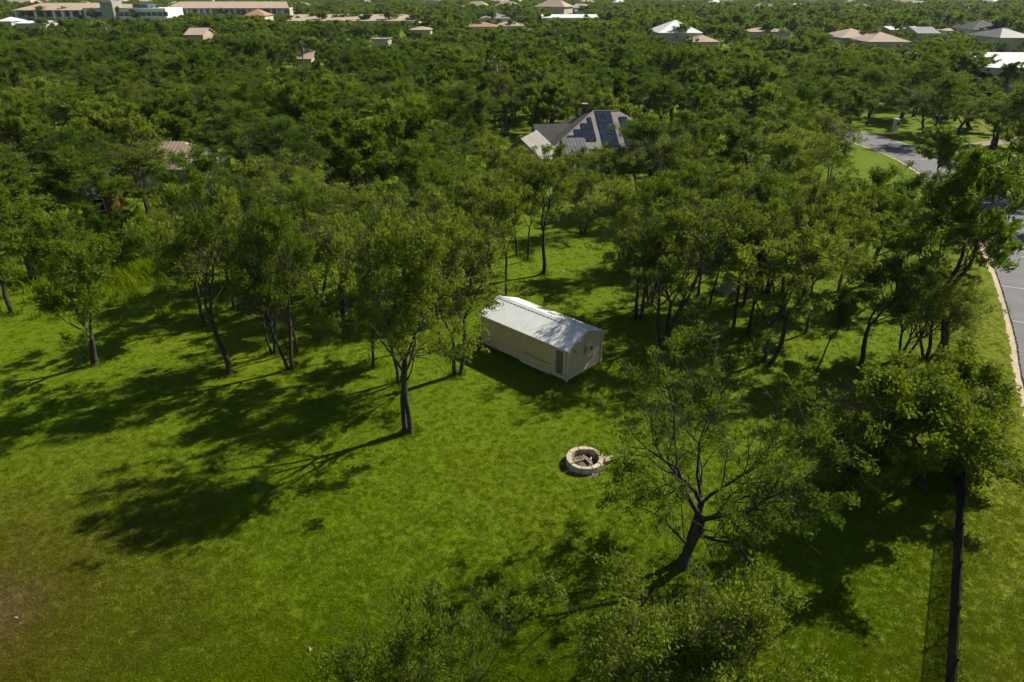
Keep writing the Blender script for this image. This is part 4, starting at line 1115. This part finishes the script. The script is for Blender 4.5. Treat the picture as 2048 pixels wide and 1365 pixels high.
for t_ in rg.uniform(0, 1, 240):          # longer grass along the shed walls
    pl = t_*(2*SL + 2*SW_)
    if pl < SL: a_, b_ = pl, 0.14
    elif pl < 2*SL: a_, b_ = pl - SL, -SW_ - 0.14
    elif pl < 2*SL + SW_: a_, b_ = -0.16, -(pl - 2*SL)
    else: a_, b_ = SL + 0.16, -(pl - 2*SL - SW_)
    ex.append(C0.x + a_*ca - b_*sa); ey.append(C0.y + a_*sa + b_*ca); es.append(rg.uniform(1.2, 2.4))
for t_ in rg.uniform(0, flen, 420):       # and along the fence foot
    q_ = start + fd*t_; ex.append(q_.x + rg.normal(0, 0.10)); ey.append(q_.y + rg.normal(0, 0.10)); es.append(rg.uniform(1.4, 3.0))
X = np.concatenate([X, ex]); Y = np.concatenate([Y, ey]); s_ = np.concatenate([s_, es]); n = len(X)
weedy = np.exp(-(((X + 4.5)/6)**2 + ((Y - 12.5)/3.0)**2)); s_ *= 1 + 1.0*weedy*rg.uniform(0.3, 1.2, n)
scatter('lawn_grass', np.stack([X, Y, np.full(n, 0.0)], 1), np.stack([s_, s_, s_*rg.uniform(0.7, 1.2, n)], 1), np.stack([np.zeros(n), np.zeros(n), rg.uniform(0, 6.283, n)], 1), cg, M_BLADE, label='short bright green grass covering the lawn', cat='grass', pick=rg.integers(0, 4, n))
n = 2600
X = rg.normal(-31, 3.6, n); Y = rg.normal(57, 5.0, n)
scatter('tall_weeds', np.stack([X, Y, np.zeros(n)], 1), np.stack([rg.uniform(0.8, 2.0, n)]*3, 1), np.stack([np.zeros(n), np.zeros(n), rg.uniform(0, 6.283, n)], 1), cg, M_BLADE, label='bright tall weeds in the gap of the left-hand woods', cat='weeds', pick=rg.integers(4, 6, n))

# ------------------------------------------------------------------ roadside and small things
def pillar(px, py, label, w_, h, mat, group=None):
    q = place(px, py); o = empty('roadside_pillar', q, 0.3)
    MB().box(-w_*0.62, w_*0.62, -w_*0.62, w_*0.62, -0.05, 0.16).build('plinth', mat, o)
    MB().hexa([(-w_/2, -w_/2, 0.161), (w_/2, -w_/2, 0.161), (w_/2, w_/2, 0.161), (-w_/2, w_/2, 0.161)], [(-w_*0.45, -w_*0.45, h), (w_*0.45, -w_*0.45, h), (w_*0.45, w_*0.45, h), (-w_*0.45, w_*0.45, h)]).build('shaft', mat, o)
    MB().box(-w_*0.58, w_*0.58, -w_*0.58, w_*0.58, h + 0.003, h + 0.12).build('cap', mat, o)
    mb = MB().box(-w_*0.25, w_*0.25, -w_*0.58, -w_*0.502, h*0.55, h*0.78).build('mailbox_door', M_DARK, o)
    return tag(o, label, 'pillar', group)
pillar(2024, 347, 'pale stone mailbox pillar on the grass at the right photo edge', 0.75, 1.9, M_CONC)
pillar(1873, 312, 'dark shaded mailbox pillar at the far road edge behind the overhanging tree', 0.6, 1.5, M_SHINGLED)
pillar(1789, 262, 'small white pillar beyond the far end of the road', 0.7, 1.7, M_WHITE)
q = place(1452, 580); o = empty('well_head', q)
MB().lathe([(0.75, -0.05), (0.72, 0.06), (0.42, 0.14), (0.34, 0.9), (0.30, 1.15)], 12).build('casing', M_CONC, o)
MB().lathe([(0.33, 1.152), (0.34, 1.22), (0.1, 1.30)], 12).build('cap', M_CONC, o)
tag(o, 'grey conical concrete well head among the right-hand trunks', 'well head')
q = place(1125, 544); m = MB(); m.lathe([(0.07, 0), (0.09, 0.05), (0.06, 0.10), (0.02, 0.12)], 8); s_ = m.build('white_stone', M_WHITE); s_.location = q; s_.scale = (1.2, 0.8, 1)
tag(s_, 'small white stone on the bright clearing behind the shed', 'stone')
for i, (px, py, l) in enumerate([(553, 1283, 'pale dry triangular leaf scrap on the lawn at the bottom, left one'), (621, 1301, 'pale dry leaf scrap on the lawn at the bottom, right one'), (34, 1238, 'pale dry leaf curled on the brown ground at lower left')]):
    q = place(px, py); m = MB()
    m.add([(-0.14, -0.05, 0.06), (0.10, -0.08, 0.05), (0.06, 0.12, 0.20), (0.0, -0.02, 0.10), (-0.14, -0.05, 0.05), (0.10, -0.08, 0.04), (0.06, 0.12, 0.19), (0.0, -0.02, 0.09)], [(0,1,3), (1,2,3), (2,0,3), (5,4,7), (6,5,7), (4,6,7), (0,4,5,1), (1,5,6,2), (2,6,4,0)])
    s_ = m.build('dry_leaf', M_DRIVE); s_.scale = (0.6, 0.6, 0.6); s_.location = q; s_.rotation_euler = (0, 0, i*1.3)
    tag(s_, l, 'leaf', 'dry scraps on the lawn')
# utility poles and wires
poles = []
for X, Y, H, l in [(-128, 236, 10, 'utility pole at the far left of the wire line'), (-60, 167, 10.5, 'utility pole left of the small cream house in the woods'), (-41.5, 146, 10.5, 'pale utility pole just in front of the small cream house'), (-2.7, 112, 10.5, 'utility pole rising from the centre woods behind the house'), (11.7, 211, 10.5, 'utility pole in the far centre woods')]:
    o = empty('utility_pole', (X, Y, 0)); poles.append((X, Y, H))
    MB().tube((0, 0, -0.3), (0, 0, H), 0.16, 0.11, 8).build('pole', M_POLE, o)
    MB().box(-1.1, 1.1, -0.06, 0.06, H-0.75, H-0.60).build('crossarm', M_POLE, o)
    for x in (-0.95, 0.0, 0.95): MB().lathe([(0.05, 0), (0.07, 0.08), (0.04, 0.18)], 6, (x, 0, H-0.598 if x else H)).build('insulator', M_WHITE, o)
    MB().tube((0.30, -0.1, H-2.0), (0.30, -0.1, H-1.1), 0.20, 0.20, 8).build('transformer', M_CONC, o)
    tag(o, l, 'utility pole', 'utility poles in the woods')
for i in range(3):
    a, b = poles[i], poles[i+1]; m = MB()
    for off in (-0.95, 0.95):
        prev = None
        for j in range(9):
            t = j/8; sag = 1.2*4*t*(1-t)
            p_ = Vector((a[0]+(b[0]-a[0])*t + off, a[1]+(b[1]-a[1])*t, a[2]-0.42+(b[2]-a[2])*t - sag))
            if prev: m.tube(prev, p_, 0.018, 0.018, 4, cap=False)
            prev = p_
    tag(m.build('power_line', M_DARK), ['pair of power wires at the far left woods', 'pair of power wires near the small cream house', 'pair of power wires over the centre woods'][i], 'power line', 'power wires over the woods')

# ------------------------------------------------------------------ air
k = NB('haze_air'); k.t.nodes.remove(k.out); k.out = k.n('ShaderNodeOutputMaterial')
pv = k.n('ShaderNodeVolumePrincipled'); pv.inputs['Color'].default_value = (0.78, 0.88, 1.0, 1); pv.inputs['Density'].default_value = 0.00007
pv.inputs['Anisotropy'].default_value = 0.2
k.l(pv.outputs[0], k.out.inputs['Volume'])
hz = MB().box(-8500, 8500, -300, 7000, -8, 190).build('haze', k.m)
tag(hz, kind='stuff')
